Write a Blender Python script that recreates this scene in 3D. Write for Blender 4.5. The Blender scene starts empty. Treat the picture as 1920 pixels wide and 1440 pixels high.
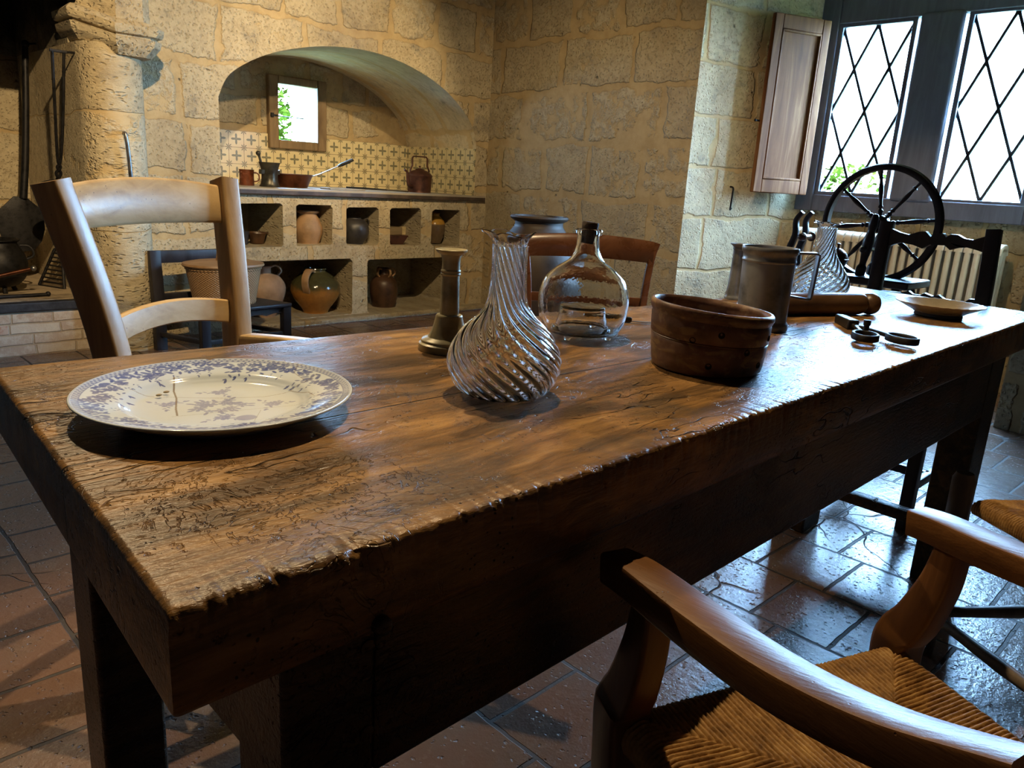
import bpy, bmesh, math, random
import numpy as np
from mathutils import Vector, Matrix, noise as mnoise
from mathutils.geometry import tessellate_polygon
random.seed(7)
SC = bpy.context.scene
COL = SC.collection
PI = math.pi
V3 = Vector
def rad(a): return a * PI / 180

# ------------------------------------------------------------------ objects
def org(p):
    v = Vector((0, 0, 0))
    while p is not None:
        v += p.location
        p = p.parent
    return v
def thing(name, label, cat, loc, group=None):
    o = bpy.data.objects.new(name, None)
    o.empty_display_size = 0.05
    COL.objects.link(o)
    o.location = loc
    o['label'] = label
    o['category'] = cat
    if group: o['group'] = group
    return o
def tag(o, label, cat, group=None):
    o['label'] = label
    o['category'] = cat
    if group: o['group'] = group
    return o
def obj(name, bm, mat, parent=None, smooth=40, bevel=0, seg=2, uv=None, label=None, recenter=True, subsurf=0):
    """link a bmesh (world coordinates) as one mesh object"""
    bmesh.ops.recalc_face_normals(bm, faces=bm.faces[:])
    me = bpy.data.meshes.new(name)
    if parent is not None:
        off = org(parent)
    elif recenter:
        xs = [v.co for v in bm.verts]
        lo = [min(c[i] for c in xs) for i in range(3)]
        hi = [max(c[i] for c in xs) for i in range(3)]
        off = Vector(((lo[0] + hi[0]) / 2, (lo[1] + hi[1]) / 2, lo[2]))
    else:
        off = Vector((0, 0, 0))
    if uv:
        ul = bm.loops.layers.uv.new('UVMap')
        for f in bm.faces:
            for l in f.loops:
                l[ul].uv = uv(l.vert.co, f)
    bmesh.ops.translate(bm, verts=bm.verts[:], vec=-off)
    bm.to_mesh(me)
    bm.free()
    o = bpy.data.objects.new(name, me)
    COL.objects.link(o)
    if parent is not None: o.parent = parent
    else: o.location = off
    if mat is not None: me.materials.append(getattr(mat, 'm', mat))
    if smooth:
        me.shade_smooth()
        me.set_sharp_from_angle(angle=rad(smooth))
    if bevel:
        b = o.modifiers.new('bevel', 'BEVEL')
        b.width = bevel; b.segments = seg; b.limit_method = 'ANGLE'; b.angle_limit = rad(35)
        b.harden_normals = False
    if subsurf:
        s = o.modifiers.new('sub', 'SUBSURF'); s.levels = subsurf; s.render_levels = subsurf
    if label: o['label'] = label
    return o
def struct(name, bm, mat, parent=None, **k):
    k.setdefault('recenter', False)
    o = obj(name, bm, mat, parent, **k)
    if parent is None: o['kind'] = 'structure'
    return o
def B(): return bmesh.new()

# ------------------------------------------------------------------ mesh builders
def box(bm, x0, x1, y0, y1, z0, z1):
    v = [bm.verts.new((x, y, z)) for z in (z0, z1) for y in (y0, y1) for x in (x0, x1)]
    for f in ((0, 1, 3, 2), (4, 6, 7, 5), (0, 4, 5, 1), (2, 3, 7, 6), (0, 2, 6, 4), (1, 5, 7, 3)):
        bm.faces.new([v[i] for i in f])
    return bm
def hexa(bm, p):
    """8 points: bottom loop (4) then top loop (4)"""
    v = [bm.verts.new(q) for q in p]
    for f in ((0, 3, 2, 1), (4, 5, 6, 7), (0, 1, 5, 4), (1, 2, 6, 5), (2, 3, 7, 6), (3, 0, 4, 7)):
        bm.faces.new([v[i] for i in f])
    return bm
def lathe(bm, prof, c=(0, 0, 0), seg=48, axis=None, fn=None, close=True, caps=True):
    """prof: [(r,z)]; axis: Vector direction for z; fn(r,z,theta)->(r,z)"""
    c = Vector(c)
    if axis is None: X, Y, Z = Vector((1, 0, 0)), Vector((0, 1, 0)), Vector((0, 0, 1))
    else:
        Z = Vector(axis).normalized()
        t = Vector((0, 0, 1)) if abs(Z.z) < .9 else Vector((1, 0, 0))
        X = t.cross(Z).normalized(); Y = Z.cross(X)
    rows = []
    for (r, z) in prof:
        if r < 1e-6:
            rows.append([bm.verts.new(c + Z * z)])
        else:
            row = []
            for i in range(seg):
                th = 2 * PI * i / seg
                rr, zz = fn(r, z, th) if fn else (r, z)
                row.append(bm.verts.new(c + X * (rr * math.cos(th)) + Y * (rr * math.sin(th)) + Z * zz))
            rows.append(row)
    for a, b in zip(rows[:-1], rows[1:]):
        if len(a) == 1 and len(b) == 1: continue
        for i in range(seg):
            j = (i + 1) % seg
            if len(a) == 1: bm.faces.new((a[0], b[j], b[i]))
            elif len(b) == 1: bm.faces.new((a[i], a[j], b[0]))
            else: bm.faces.new((a[i], a[j], b[j], b[i]))
    if caps:
        if len(rows[0]) > 1: bm.faces.new(rows[0][::-1])
        if len(rows[-1]) > 1: bm.faces.new(rows[-1])
    return bm
def smoothprof(pts, n=6):
    """Catmull-Rom through profile points"""
    P = [Vector((a, b, 0)) for a, b in pts]
    out = []
    for i in range(len(P) - 1):
        p0 = P[max(i - 1, 0)]; p1 = P[i]; p2 = P[i + 1]; p3 = P[min(i + 2, len(P) - 1)]
        for k in range(n):
            t = k / n
            q = 0.5 * ((2 * p1) + (p2 - p0) * t + (2 * p0 - 5 * p1 + 4 * p2 - p3) * t * t + (3 * p1 - p0 - 3 * p2 + p3) * t ** 3)
            out.append((max(q.x, 0), q.y))
    out.append((P[-1].x, P[-1].y))
    return out
def spline(pts, n=8):
    P = [Vector(p) for p in pts]
    out = []
    for i in range(len(P) - 1):
        p0 = P[max(i - 1, 0)]; p1 = P[i]; p2 = P[i + 1]; p3 = P[min(i + 2, len(P) - 1)]
        for k in range(n):
            t = k / n
            out.append(0.5 * ((2 * p1) + (p2 - p0) * t + (2 * p0 - 5 * p1 + 4 * p2 - p3) * t * t + (3 * p1 - p0 - 3 * p2 + p3) * t ** 3))
    out.append(P[-1])
    return out
def frames(pts, side=None):
    fr = []
    n = len(pts)
    prev = None
    for i in range(n):
        t = (pts[min(i + 1, n - 1)] - pts[max(i - 1, 0)]).normalized()
        if side is not None:
            s = Vector(side); s = (s - t * s.dot(t)).normalized()
        elif prev is None:
            up = Vector((0, 0, 1)) if abs(t.z) < .9 else Vector((1, 0, 0))
            s = t.cross(up).normalized()
        else:
            s = (prev - t * prev.dot(t)).normalized()
        prev = s
        fr.append((t, s, t.cross(s)))
    return fr
def loft(bm, rings, cap=True, closed=False):
    R = [[bm.verts.new(p) for p in r] for r in rings]
    n = len(R[0])
    pairs = list(zip(R[:-1], R[1:]))
    if closed: pairs.append((R[-1], R[0]))
    for a, b in pairs:
        for i in range(n):
            j = (i + 1) % n
            bm.faces.new((a[i], a[j], b[j], b[i]))
    if cap and not closed:
        bm.faces.new(R[0][::-1]); bm.faces.new(R[-1])
    return R
def tube(bm, pts, r, seg=10, cap=True, side=None, closed=False):
    pts = [Vector(p) for p in pts]
    fr = frames(pts, side)
    rings = []
    for i, (p, (t, s, n)) in enumerate(zip(pts, fr)):
        rr = r[i] if isinstance(r, (list, tuple)) else (r(i / (len(pts) - 1)) if callable(r) else r)
        rings.append([p + s * (rr * math.cos(2 * PI * k / seg)) + n * (rr * math.sin(2 * PI * k / seg)) for k in range(seg)])
    loft(bm, rings, cap, closed)
    return bm
def rrect(a, b, rnd=.3, k=3):
    """rounded rectangle half sizes a,b ; rnd fraction of the smaller"""
    r = min(a, b) * rnd
    out = []
    for cx, cy, s in ((a - r, b - r, 0), (-a + r, b - r, 90), (-a + r, -b + r, 180), (a - r, -b + r, 270)):
        for i in range(k):
            th = rad(s + 90 * i / (k - 1))
            out.append((cx + r * math.cos(th), cy + r * math.sin(th)))
    return out
def sweep(bm, pts, sizes, side=None, rnd=.35, cap=True):
    """rounded rectangular bar; sizes (w along side, h along normal) full sizes, one pair or one per point"""
    pts = [Vector(p) for p in pts]
    fr = frames(pts, side)
    rings = []
    n = len(pts)
    for i, (p, (t, s, nn)) in enumerate(zip(pts, fr)):
        if callable(sizes): w, h = sizes(i / (n - 1))
        elif isinstance(sizes, list): w, h = sizes[i]
        else: w, h = sizes
        rings.append([p + s * x + nn * y for x, y in rrect(w / 2, h / 2, rnd)])
    loft(bm, rings, cap)
    return bm
def prism(bm, outline, o, u, v, d):
    """polygon outline in (u,v) from origin o, extruded by vector d"""
    o, u, v, d = Vector(o), Vector(u), Vector(v), Vector(d)
    a = [bm.verts.new(o + u * x + v * y) for x, y in outline]
    b = [bm.verts.new(o + u * x + v * y + d) for x, y in outline]
    n = len(outline)
    for i in range(n):
        j = (i + 1) % n
        bm.faces.new((a[i], a[j], b[j], b[i]))
    tri = tessellate_polygon([[Vector((x, y, 0)) for x, y in outline]])
    for t in tri:
        bm.faces.new([a[i] for i in t][::-1]); bm.faces.new([b[i] for i in t])
    return bm
def holed(bm, outer, holes, o, u, v):
    """flat face with holes"""
    o, u, v = Vector(o), Vector(u), Vector(v)
    polys = [outer] + holes
    flat = [p for pl in polys for p in pl]
    vs = [bm.verts.new(o + u * x + v * y) for x, y in flat]
    for t in tessellate_polygon([[Vector((x, y, 0)) for x, y in pl] for pl in polys]):
        try: bm.faces.new([vs[i] for i in t])
        except ValueError: pass
    return bm
def strip(bm, loop, d):
    """walls of an opening: closed loop of points swept by d"""
    a = [bm.verts.new(Vector(p)) for p in loop]
    b = [bm.verts.new(Vector(p) + Vector(d)) for p in loop]
    n = len(loop)
    for i in range(n):
        j = (i + 1) % n
        bm.faces.new((a[i], a[j], b[j], b[i]))
    return bm
def ball(bm, c, r, seg=16, sz=None):
    c = Vector(c)
    sz = sz or (1, 1, 1)
    rows = []
    prof = [(r * math.sin(PI * k / (seg // 2)), -r * math.cos(PI * k / (seg // 2))) for k in range(seg // 2 + 1)]
    n0 = len(bm.verts)
    lathe(bm, [(a if a > 1e-6 else 0, b) for a, b in prof], (0, 0, 0), seg)
    bm.verts.ensure_lookup_table()
    for vtx in bm.verts[n0:]:
        vtx.co = Vector((vtx.co.x * sz[0], vtx.co.y * sz[1], vtx.co.z * sz[2])) + c
    return bm

# ------------------------------------------------------------------ materials
class E:
    """tiny arithmetic on shader sockets"""
    def __init__(s, nt, sock): s.nt = nt; s.k = sock
    def _m(s, op, *a, clamp=False):
        n = s.nt.nodes.new('ShaderNodeMath'); n.operation = op; n.use_clamp = clamp
        for i, x in enumerate((s,) + a):
            if isinstance(x, E): s.nt.links.new(x.k, n.inputs[i])
            else: n.inputs[i].default_value = float(x)
        return E(s.nt, n.outputs[0])
    def __add__(s, o): return s._m('ADD', o)
    __radd__ = __add__
    def __sub__(s, o): return s._m('SUBTRACT', o)
    def __rsub__(s, o): return (s * -1) + o
    def __mul__(s, o): return s._m('MULTIPLY', o)
    __rmul__ = __mul__
    def __truediv__(s, o): return s._m('DIVIDE', o)
    def __pow__(s, o): return s._m('POWER', o)
    def abs(s): return s._m('ABSOLUTE')
    def sin(s): return s._m('SINE')
    def cos(s): return s._m('COSINE')
    def fract(s): return s._m('FRACT')
    def floor(s): return s._m('FLOOR')
    def sqrt(s): return s._m('SQRT')
    def lt(s, o): return s._m('LESS_THAN', o)
    def gt(s, o): return s._m('GREATER_THAN', o)
    def min(s, o): return s._m('MINIMUM', o)
    def max(s, o): return s._m('MAXIMUM', o)
    def atan2(s, o): return s._m('ARCTAN2', o)
    def clamp(s): return s._m('ADD', 0.0, clamp=True)
    def ss(s, a, b, lo=0.0, hi=1.0):
        n = s.nt.nodes.new('ShaderNodeMapRange'); n.interpolation_type = 'SMOOTHSTEP'
        s.nt.links.new(s.k, n.inputs[0])
        for i, x in zip((1, 2, 3, 4), (a, b, lo, hi)): n.inputs[i].default_value = x
        return E(s.nt, n.outputs[0])
class Mat:
    def __init__(s, name, rough=.5, metal=0, base=(.5, .5, .5), **kw):
        s.m = bpy.data.materials.new(name); s.m.use_nodes = True
        s.nt = s.m.node_tree
        s.p = s.nt.nodes['Principled BSDF']
        s.p.inputs['Base Color'].default_value = (*base, 1)
        s.p.inputs['Roughness'].default_value = rough
        s.p.inputs['Metallic'].default_value = metal
        for k, v in kw.items(): s.p.inputs[k.replace('_', ' ')].default_value = v
        s._co = None
    def n(s, t, **kw):
        nd = s.nt.nodes.new(t)
        for k, v in kw.items(): setattr(nd, k, v)
        return nd
    def link(s, a, b): s.nt.links.new(a.k if isinstance(a, E) else a, b)
    def co(s, kind='Object'):
        if s._co is None: s._co = s.n('ShaderNodeTexCoord')
        return s._co.outputs[kind]
    def xyz(s, sock):
        n = s.n('ShaderNodeSeparateXYZ'); s.link(sock, n.inputs[0])
        return [E(s.nt, n.outputs[i]) for i in range(3)]
    def vec(s, x, y, z=0.0):
        n = s.n('ShaderNodeCombineXYZ')
        for i, q in enumerate((x, y, z)):
            if isinstance(q, E): s.link(q, n.inputs[i])
            else: n.inputs[i].default_value = q
        return n.outputs[0]
    def mapv(s, sock, scale=(1, 1, 1), loc=(0, 0, 0), rot=(0, 0, 0)):
        n = s.n('ShaderNodeMapping'); s.link(sock, n.inputs[0])
        n.inputs['Scale'].default_value = scale; n.inputs['Location'].default_value = loc; n.inputs['Rotation'].default_value = rot
        return n.outputs[0]
    def noise(s, sock, scale=5, detail=4, rough=.55, dist=0, color=False):
        n = s.n('ShaderNodeTexNoise'); s.link(sock, n.inputs['Vector'])
        n.inputs['Scale'].default_value = scale; n.inputs['Detail'].default_value = detail
        n.inputs['Roughness'].default_value = rough; n.inputs['Distortion'].default_value = dist
        return n.outputs['Color'] if color else E(s.nt, n.outputs[0])
    def voro(s, sock, scale=5, feature='F1', rnd=1):
        n = s.n('ShaderNodeTexVoronoi', feature=feature); s.link(sock, n.inputs['Vector'])
        n.inputs['Scale'].default_value = scale; n.inputs['Randomness'].default_value = rnd
        return E(s.nt, n.outputs['Distance'])
    def warp(s, sock, scale, amt, detail=2):
        c = s.noise(sock, scale, detail, color=True)
        a = s.n('ShaderNodeVectorMath', operation='SUBTRACT'); s.link(c, a.inputs[0]); a.inputs[1].default_value = (.5, .5, .5)
        b = s.n('ShaderNodeVectorMath', operation='SCALE'); s.link(a.outputs[0], b.inputs[0]); b.inputs['Scale'].default_value = amt
        d = s.n('ShaderNodeVectorMath', operation='ADD'); s.link(sock, d.inputs[0]); s.link(b.outputs[0], d.inputs[1])
        return d.outputs[0]
    def ramp(s, fac, stops, interp='LINEAR'):
        n = s.n('ShaderNodeValToRGB'); s.link(fac, n.inputs[0])
        cr = n.color_ramp; cr.interpolation = interp
        while len(cr.elements) < len(stops): cr.elements.new(.5)
        for e, (p, c) in zip(cr.elements, stops):
            e.position = p; e.color = (*c, 1)
        return n.outputs[0]
    def mix(s, fac, a, b, blend='MIX'):
        n = s.n('ShaderNodeMix', data_type='RGBA', blend_type=blend)
        for q, i in ((fac, 0), (a, 6), (b, 7)):
            if isinstance(q, E): s.link(q, n.inputs[i])
            elif isinstance(q, (int, float)): n.inputs[i].default_value = q
            elif isinstance(q, tuple): n.inputs[i].default_value = (*q, 1)
            else: s.link(q, n.inputs[i])
        return n.outputs[2]
    def color(s, c): s.link(c, s.p.inputs['Base Color']); return s
    def rough(s, e): s.link(e, s.p.inputs['Roughness']); return s
    def bump(s, h, strength=.5, dist=.01):
        n = s.n('ShaderNodeBump'); s.link(h, n.inputs['Height'])
        n.inputs['Strength'].default_value = strength; n.inputs['Distance'].default_value = dist
        s.link(n.outputs[0], s.p.inputs['Normal'])
        return s

def stone_wall(name, u='x', bw=.52, bh=.31, off=(0, 0), warm=0.0, plaster=.5, light=1.0, soot=None, pit=1.0, ms=.042):
    """coursed limestone blocks with smeared mortar; u = horizontal coordinate of the wall"""
    m = Mat(name, rough=.92)
    m.p.inputs['Specular IOR Level'].default_value = .15
    P = m.co()
    x, y, z = m.xyz(P)
    U = x if u == 'x' else (y if u == 'y' else x + y)
    uv = m.vec(U + off[0], z + off[1], (x + y) * .37)
    w = m.warp(uv, 1.5, .15, 3)
    w = m.warp(w, 14, .012, 2)
    br = m.n('ShaderNodeTexBrick', offset=.45, squash=.72, squash_frequency=3)
    m.link(w, br.inputs['Vector'])
    for k, v in (('Scale', 1.0), ('Mortar Size', ms), ('Mortar Smooth', 1.0), ('Bias', 0), ('Brick Width', bw), ('Row Height', bh)): br.inputs[k].default_value = v
    br.inputs['Color1'].default_value = (0, 0, 0, 1); br.inputs['Color2'].default_value = (1, 1, 1, 1); br.inputs['Mortar'].default_value = (.5, .5, .5, 1)
    mort = E(m.nt, br.outputs['Fac'])
    tone = E(m.nt, br.outputs['Color'])
    big = m.noise(uv, 2.6, 5, .62)
    fine = m.noise(uv, 34, 6, .7)
    mid = m.noise(uv, 9, 5, .65)
    # plaster smear grows out of the joints
    pl = (mort * .62 + (big - .5) * 1.5 + (mid - .5) * 1.5 + (plaster - .5) * 1.2 + (tone - .5) * .45).ss(.18, .42)
    pl = pl.max(mort.ss(.72, .98))
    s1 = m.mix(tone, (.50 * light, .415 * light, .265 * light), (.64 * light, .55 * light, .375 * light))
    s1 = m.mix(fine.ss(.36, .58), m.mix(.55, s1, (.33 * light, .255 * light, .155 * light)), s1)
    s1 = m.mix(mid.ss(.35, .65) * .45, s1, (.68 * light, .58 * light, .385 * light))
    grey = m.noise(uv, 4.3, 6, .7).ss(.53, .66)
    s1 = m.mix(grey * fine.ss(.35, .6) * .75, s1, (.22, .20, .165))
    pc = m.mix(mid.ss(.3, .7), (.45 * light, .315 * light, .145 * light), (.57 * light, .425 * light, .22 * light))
    col = m.mix(pl * .80, s1, pc)
    drift = m.noise(uv, 1.1, 4, .6)
    col = m.mix(drift.ss(.50, .68) * .35, col, (.36 * light, .26 * light, .14 * light))
    spots = m.voro(m.warp(uv, 20, .05), 11).ss(.05, .13, 1, 0) * m.noise(uv, 5, 3).ss(.52, .62)
    col = m.mix(spots * .7, col, (.10, .085, .06))
    if soot:
        sm = soot(m, x, y, z, big, mid)
        col = m.mix(sm, col, (.012, .011, .010))
    m.color(col)
    pits = m.voro(m.warp(uv, 30, .03), 55).ss(.10, .42)
    h = (1 - pl) * (.52 + fine * .55 * pit + pits * .35 * pit) + pl * (.42 + mid * .22 + fine * .12) - mort * .07 - spots * .8
    m.bump(h, .9, .018)
    return m.m

def wood(name, c0, c1, c2, axis='x', rough=.4, scale=1.0, bump=.15, worm=.3, spec=.4, coat=0, stretch=9):
    m = Mat(name, rough=rough)
    m.p.inputs['Specular IOR Level'].default_value = spec
    if coat:
        m.p.inputs['Coat Weight'].default_value = coat; m.p.inputs['Coat Roughness'].default_value = .18
    P = m.co()
    k = {'x': (1 / stretch, 1, 1), 'y': (1, 1 / stretch, 1), 'z': (1, 1, 1 / stretch)}[axis]
    g = m.mapv(P, tuple(q * scale for q in k))
    g2 = m.warp(g, 6, .25, 2)
    a = m.noise(g2, 22, 5, .6, .6)
    b = m.noise(g, 5, 3, .5)
    fine = m.noise(g, 130, 3, .6)
    f = (a * .62 + b * .45 + fine * .12 - .12)
    col = m.ramp(f, [(.25, c0), (.5, c1), (.78, c2)])
    holes = m.voro(P, 90 * scale).ss(.07, .13, 1, 0) * m.noise(P, 7, 2).ss(.5, .62)
    if worm: col = m.mix(holes * worm, col, (.02, .012, .008))
    m.color(col)
    m.rough((a * .25 + (rough - .1)).clamp())
    m.bump(a * .5 + fine * .35 - holes * worm * 1.5, bump, .004)
    return m.m

def plain(name, base, rough=.5, metal=0, var=.25, nscale=18, bump=.1, dist=.003, dark=None, spec=.5, coat=0):
    m = Mat(name, rough=rough, metal=metal)
    m.p.inputs['Specular IOR Level'].default_value = spec
    if coat:
        m.p.inputs['Coat Weight'].default_value = coat; m.p.inputs['Coat Roughness'].default_value = .12
    P = m.co()
    a = m.noise(P, nscale, 5, .6)
    d = dark or tuple(c * (1 - var * 1.8) for c in base)
    hi = tuple(min(1, c * (1 + var * .6)) for c in base)
    m.color(m.ramp(a, [(.3, d), (.52, base), (.75, hi)]))
    m.rough((a * .3 + rough - .15).clamp())
    if bump: m.bump(m.noise(P, nscale * 4, 4, .6) * .6 + a * .4, bump, dist)
    return m.m

def glass(name, tint=(1, 1, 1), rough=0.0, bump=False, ior=1.48):
    m = Mat(name, rough=rough, base=tint)
    m.p.inputs['Transmission Weight'].default_value = 1
    m.p.inputs['IOR'].default_value = ior
    if bump:
        P = m.co()
        m.bump(m.noise(P, 60, 2) * .5 + m.noise(P, 18, 2), .12, .004)
    return m.m
# ================================================================== THE ROOM
ZC = 3.1
YB = 4.75           # face of the niche wall
XR = 4.31           # face of the window wall
YK = 5.66           # back of the niche
M_back = stone_wall('limestone_back', 'x', .56, .33, (.1, .03), plaster=.50)
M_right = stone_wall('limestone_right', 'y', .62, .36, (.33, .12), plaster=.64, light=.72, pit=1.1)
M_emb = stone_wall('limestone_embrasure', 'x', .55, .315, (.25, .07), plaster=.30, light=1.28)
M_niche = stone_wall('limestone_niche', 'x', .38, .26, (.2, .0), plaster=.62, light=.85)
M_vault = stone_wall('limestone_vault', 'y', .5, .9, (.2, .4), plaster=.55, light=1.1, pit=.2)
M_pillar = stone_wall('limestone_pillar', 'y', 1.4, .60, (.2, -.02), plaster=.12, light=1.05, pit=1.5)
M_fire = stone_wall('limestone_fireplace', 'xy', .8, .42, (.3, .1), plaster=.40, light=.9,
                    soot=lambda m, x, y, z, big, mid: (z + (big - .5) * .9 - 1.30).ss(0, .55) * .92)
M_plinth = stone_wall('limestone_shelves', 'x', 3, 3, (.7, .6), plaster=.45, light=.82)

# floor of worn terracotta squares
def floor_mat():
    m = Mat('terracotta_floor', rough=.3)
    m.p.inputs['Specular IOR Level'].default_value = .8
    P = m.co()
    w = m.warp(m.warp(P, 1.7, .018, 2), 22, .006, 2)
    br = m.n('ShaderNodeTexBrick', offset=.37, squash=1.0)
    fx, fy, fz = m.xyz(w)
    m.link(m.vec(fy + .017, fx - .925 + 2.665), br.inputs['Vector'])
    for k, v in (('Scale', 1.0), ('Mortar Size', .0058), ('Mortar Smooth', .35), ('Bias', 0), ('Brick Width', .205), ('Row Height', .2665)): br.inputs[k].default_value = v
    br.inputs['Color1'].default_value = (0, 0, 0, 1); br.inputs['Color2'].default_value = (1, 1, 1, 1)
    mort = E(m.nt, br.outputs['Fac']); tone = E(m.nt, br.outputs['Color'])
    a = m.noise(P, 4, 5, .6); f = m.noise(P, 45, 5, .65)
    c = m.mix(tone, (.130, .076, .056), (.205, .118, .082))
    c = m.mix(a.ss(.42, .66) * .7, c, (.17, .125, .095))
    c = m.mix(f.ss(.55, .7) * .4, c, (.30, .20, .15))
    cr = m.voro(m.warp(P, 3, .25), 2.3, 'DISTANCE_TO_EDGE').ss(.0, .006, 1, 0) * m.noise(P, 1.3, 1).ss(.5, .56)
    edge = mort.max(cr)
    m.color(m.mix(edge, c, (.035, .026, .020)))
    pits = m.voro(m.warp(P, 60, .016), 62).ss(.14, .26, 1, 0) * m.noise(P, 16, 3).ss(.44, .54)
    m.rough((.17 + a * .16 + pits * .3 + edge * .4).clamp())
    m.bump(f * .45 + a * .5 + m.noise(P, 130, 3) * .15 - edge * 1.8 - pits * 1.3 + tone * .15, .7, .006)
    return m.m
b = B()
holed(b, [(-2.7, -2.7), (5.3, -2.7), (5.3, 6.0), (-2.7, 6.0)], [], (0, 0, 0), (1, 0, 0), (0, 1, 0))
struct('floor', b, floor_mat())
b = B(); holed(b, [(-2.7, -2.7), (5.3, -2.7), (5.3, 6.0), (-2.7, 6.0)], [], (0, 0, ZC), (1, 0, 0), (0, 1, 0))
M_ceil = wood('ceiling_oak', (.05, .03, .018), (.12, .075, .04), (.2, .13, .07), 'x', .7)
struct('ceiling', b, M_ceil)

# niche wall with arch and pot holes
arch = [(2.115, 1.43), (2.187, 1.561), (2.36, 1.675), (2.575, 1.758), (2.88, 1.823), (3.212, 1.836), (3.529, 1.786), (3.826, 1.678), (4.042, 1.531), (4.150, 1.40), (4.184, 1.27)]
arch = [(p.x, p.z) for p in spline([(x, 0, z) for x, z in arch], 6)]
niche = [(2.115, .9096), (4.184, .9096)] + arch[::-1]
def wob(x0, x1, z0, z1, s):
    """slightly irregular opening with softened corners"""
    rs = random.Random(s); r = .022
    pts = []
    for cx, cz, a0 in ((x1 - r, z1 - r, 0), (x0 + r, z1 - r, 90), (x0 + r, z0 + r, 180), (x1 - r, z0 + r, 270)):
        for i in range(4):
            th = rad(a0 + 30 * i)
            pts.append((cx + r * math.cos(th) + rs.uniform(-.004, .004), cz + r * math.sin(th) + rs.uniform(-.004, .004)))
    return pts
holes1 = [wob(2.225, 2.522, .533, .812, 1), wob(2.614, 2.890, .537, .810, 2), wob(3.001, 3.275, .535, .800, 3), wob(3.374, 3.660, .528, .802, 4), wob(3.763, 4.043, .520, .795, 5)]
holes2 = [wob(2.20, 3.052, .04, .440, 6), wob(3.183, 4.036, .04, .430, 7)]
b = B()
holed(b, [(1.50, 0), (XR + .02, 0), (XR + .02, ZC), (1.50, ZC)], [niche] + holes1 + holes2, (0, YB, 0), (1, 0, 0), (0, 0, 1))
struct('wall_back', b, M_back, smooth=0)
b = B()
strip(b, [(x, YB, z) for x, z in niche], (0, YK - YB, 0))
struct('wall_niche_vault', b, M_vault, smooth=50)
b = B()
WX0, WX1, WZ0, WZ1 = 2.955, 3.30, 1.235, 1.65
holed(b, [(2.1, .86), (4.2, .86), (4.2, 1.9), (2.1, 1.9)], [[(WX0, WZ0), (WX1, WZ0), (WX1, WZ1), (WX0, WZ1)]], (0, YK, 0), (1, 0, 0), (0, 0, 1))
strip(b, [(WX0, YK, WZ0), (WX1, YK, WZ0), (WX1, YK, WZ1), (WX0, YK, WZ1)], (0, .30, 0))
struct('wall_niche_back', b, M_niche, smooth=0)
# pot holes: reveals and backs
b = B()
for hl, dep in [(h, .50) for h in holes1] + [(h, .62) for h in holes2]:
    strip(b, [(x, YB, z) for x, z in hl], (0, dep, 0))
    vs = [b.verts.new((x, YB + dep, z)) for x, z in hl]; b.faces.new(vs)
struct('wall_shelf_recesses', b, M_plinth, smooth=30)
b = B(); box(b, 2.15, XR, 4.66, YB + .02, 0, .038)
struct('trim_plinth', b, M_plinth, smooth=30, bevel=.012)

# tiles
def tile_mat():
    m = Mat('glazed_flower_tiles', rough=.28)
    uv = m.co('UV')
    u, v, _ = m.xyz(uv)
    px, py = u.fract() - .5, v.fract() - .5
    r = (px * px + py * py).sqrt(); th = py.atan2(px)
    petal = r.lt(((th * 2).cos().abs() ** 2.2) * .30 + .03) * r.gt(.022)
    leafy = r.lt(((th * 2).sin().abs() ** 6) * .13)
    qx, qy = (u + .5).fract() - .5, (v + .5).fract() - .5
    r2 = (qx * qx + qy * qy).sqrt(); t2 = qy.atan2(qx)
    star = r2.lt(((t2 * 4).cos().abs() ** 1.3) * .20 + .04) * r2.gt(.035)
    ink = petal.max(leafy).max(star)
    grout = (qx.abs().lt(.016)).max(qy.abs().lt(.016))
    P = m.co()
    base = m.mix(m.noise(P, 6, 4), (.60, .50, .27), (.76, .66, .40))
    c = m.mix(ink * .78, base, (.055, .070, .055))
    c = m.mix(grout, c, (.27, .20, .11))
    m.color(c)
    m.bump(grout * -1.0 + m.noise(P, 9, 2) * .2, .3, .003)
    return m.m
M_tile = tile_mat()
T = .117
b = B()
FX0, FX1, FZ0 = 2.885, 3.370, 1.178
prism(b, [(2.115, .905), (4.184, .905), (4.184, 1.281), (FX1, 1.281), (FX1, FZ0), (FX0, FZ0), (FX0, 1.281), (2.115, 1.281)], (0, YK - .010, 0), (1, 0, 0), (0, 0, 1), (0, .012, 0))
struct('trim_niche_tiles_back', b, M_tile, smooth=0, uv=lambda c, f: ((c.x - 2.110) / T, (c.z - .93) / T))
b = B()
prism(b, [(YB + .004, .905), (YK - .01, .905), (YK - .01, 1.275), (YB + .004, 1.268)], (4.184, 0, 0), (0, 1, 0), (0, 0, 1), (-.010, 0, 0))
struct('trim_niche_tiles_side', b, M_tile, smooth=0, uv=lambda c, f: ((c.y - 4.752) / T, (c.z - .925) / T))

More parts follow.
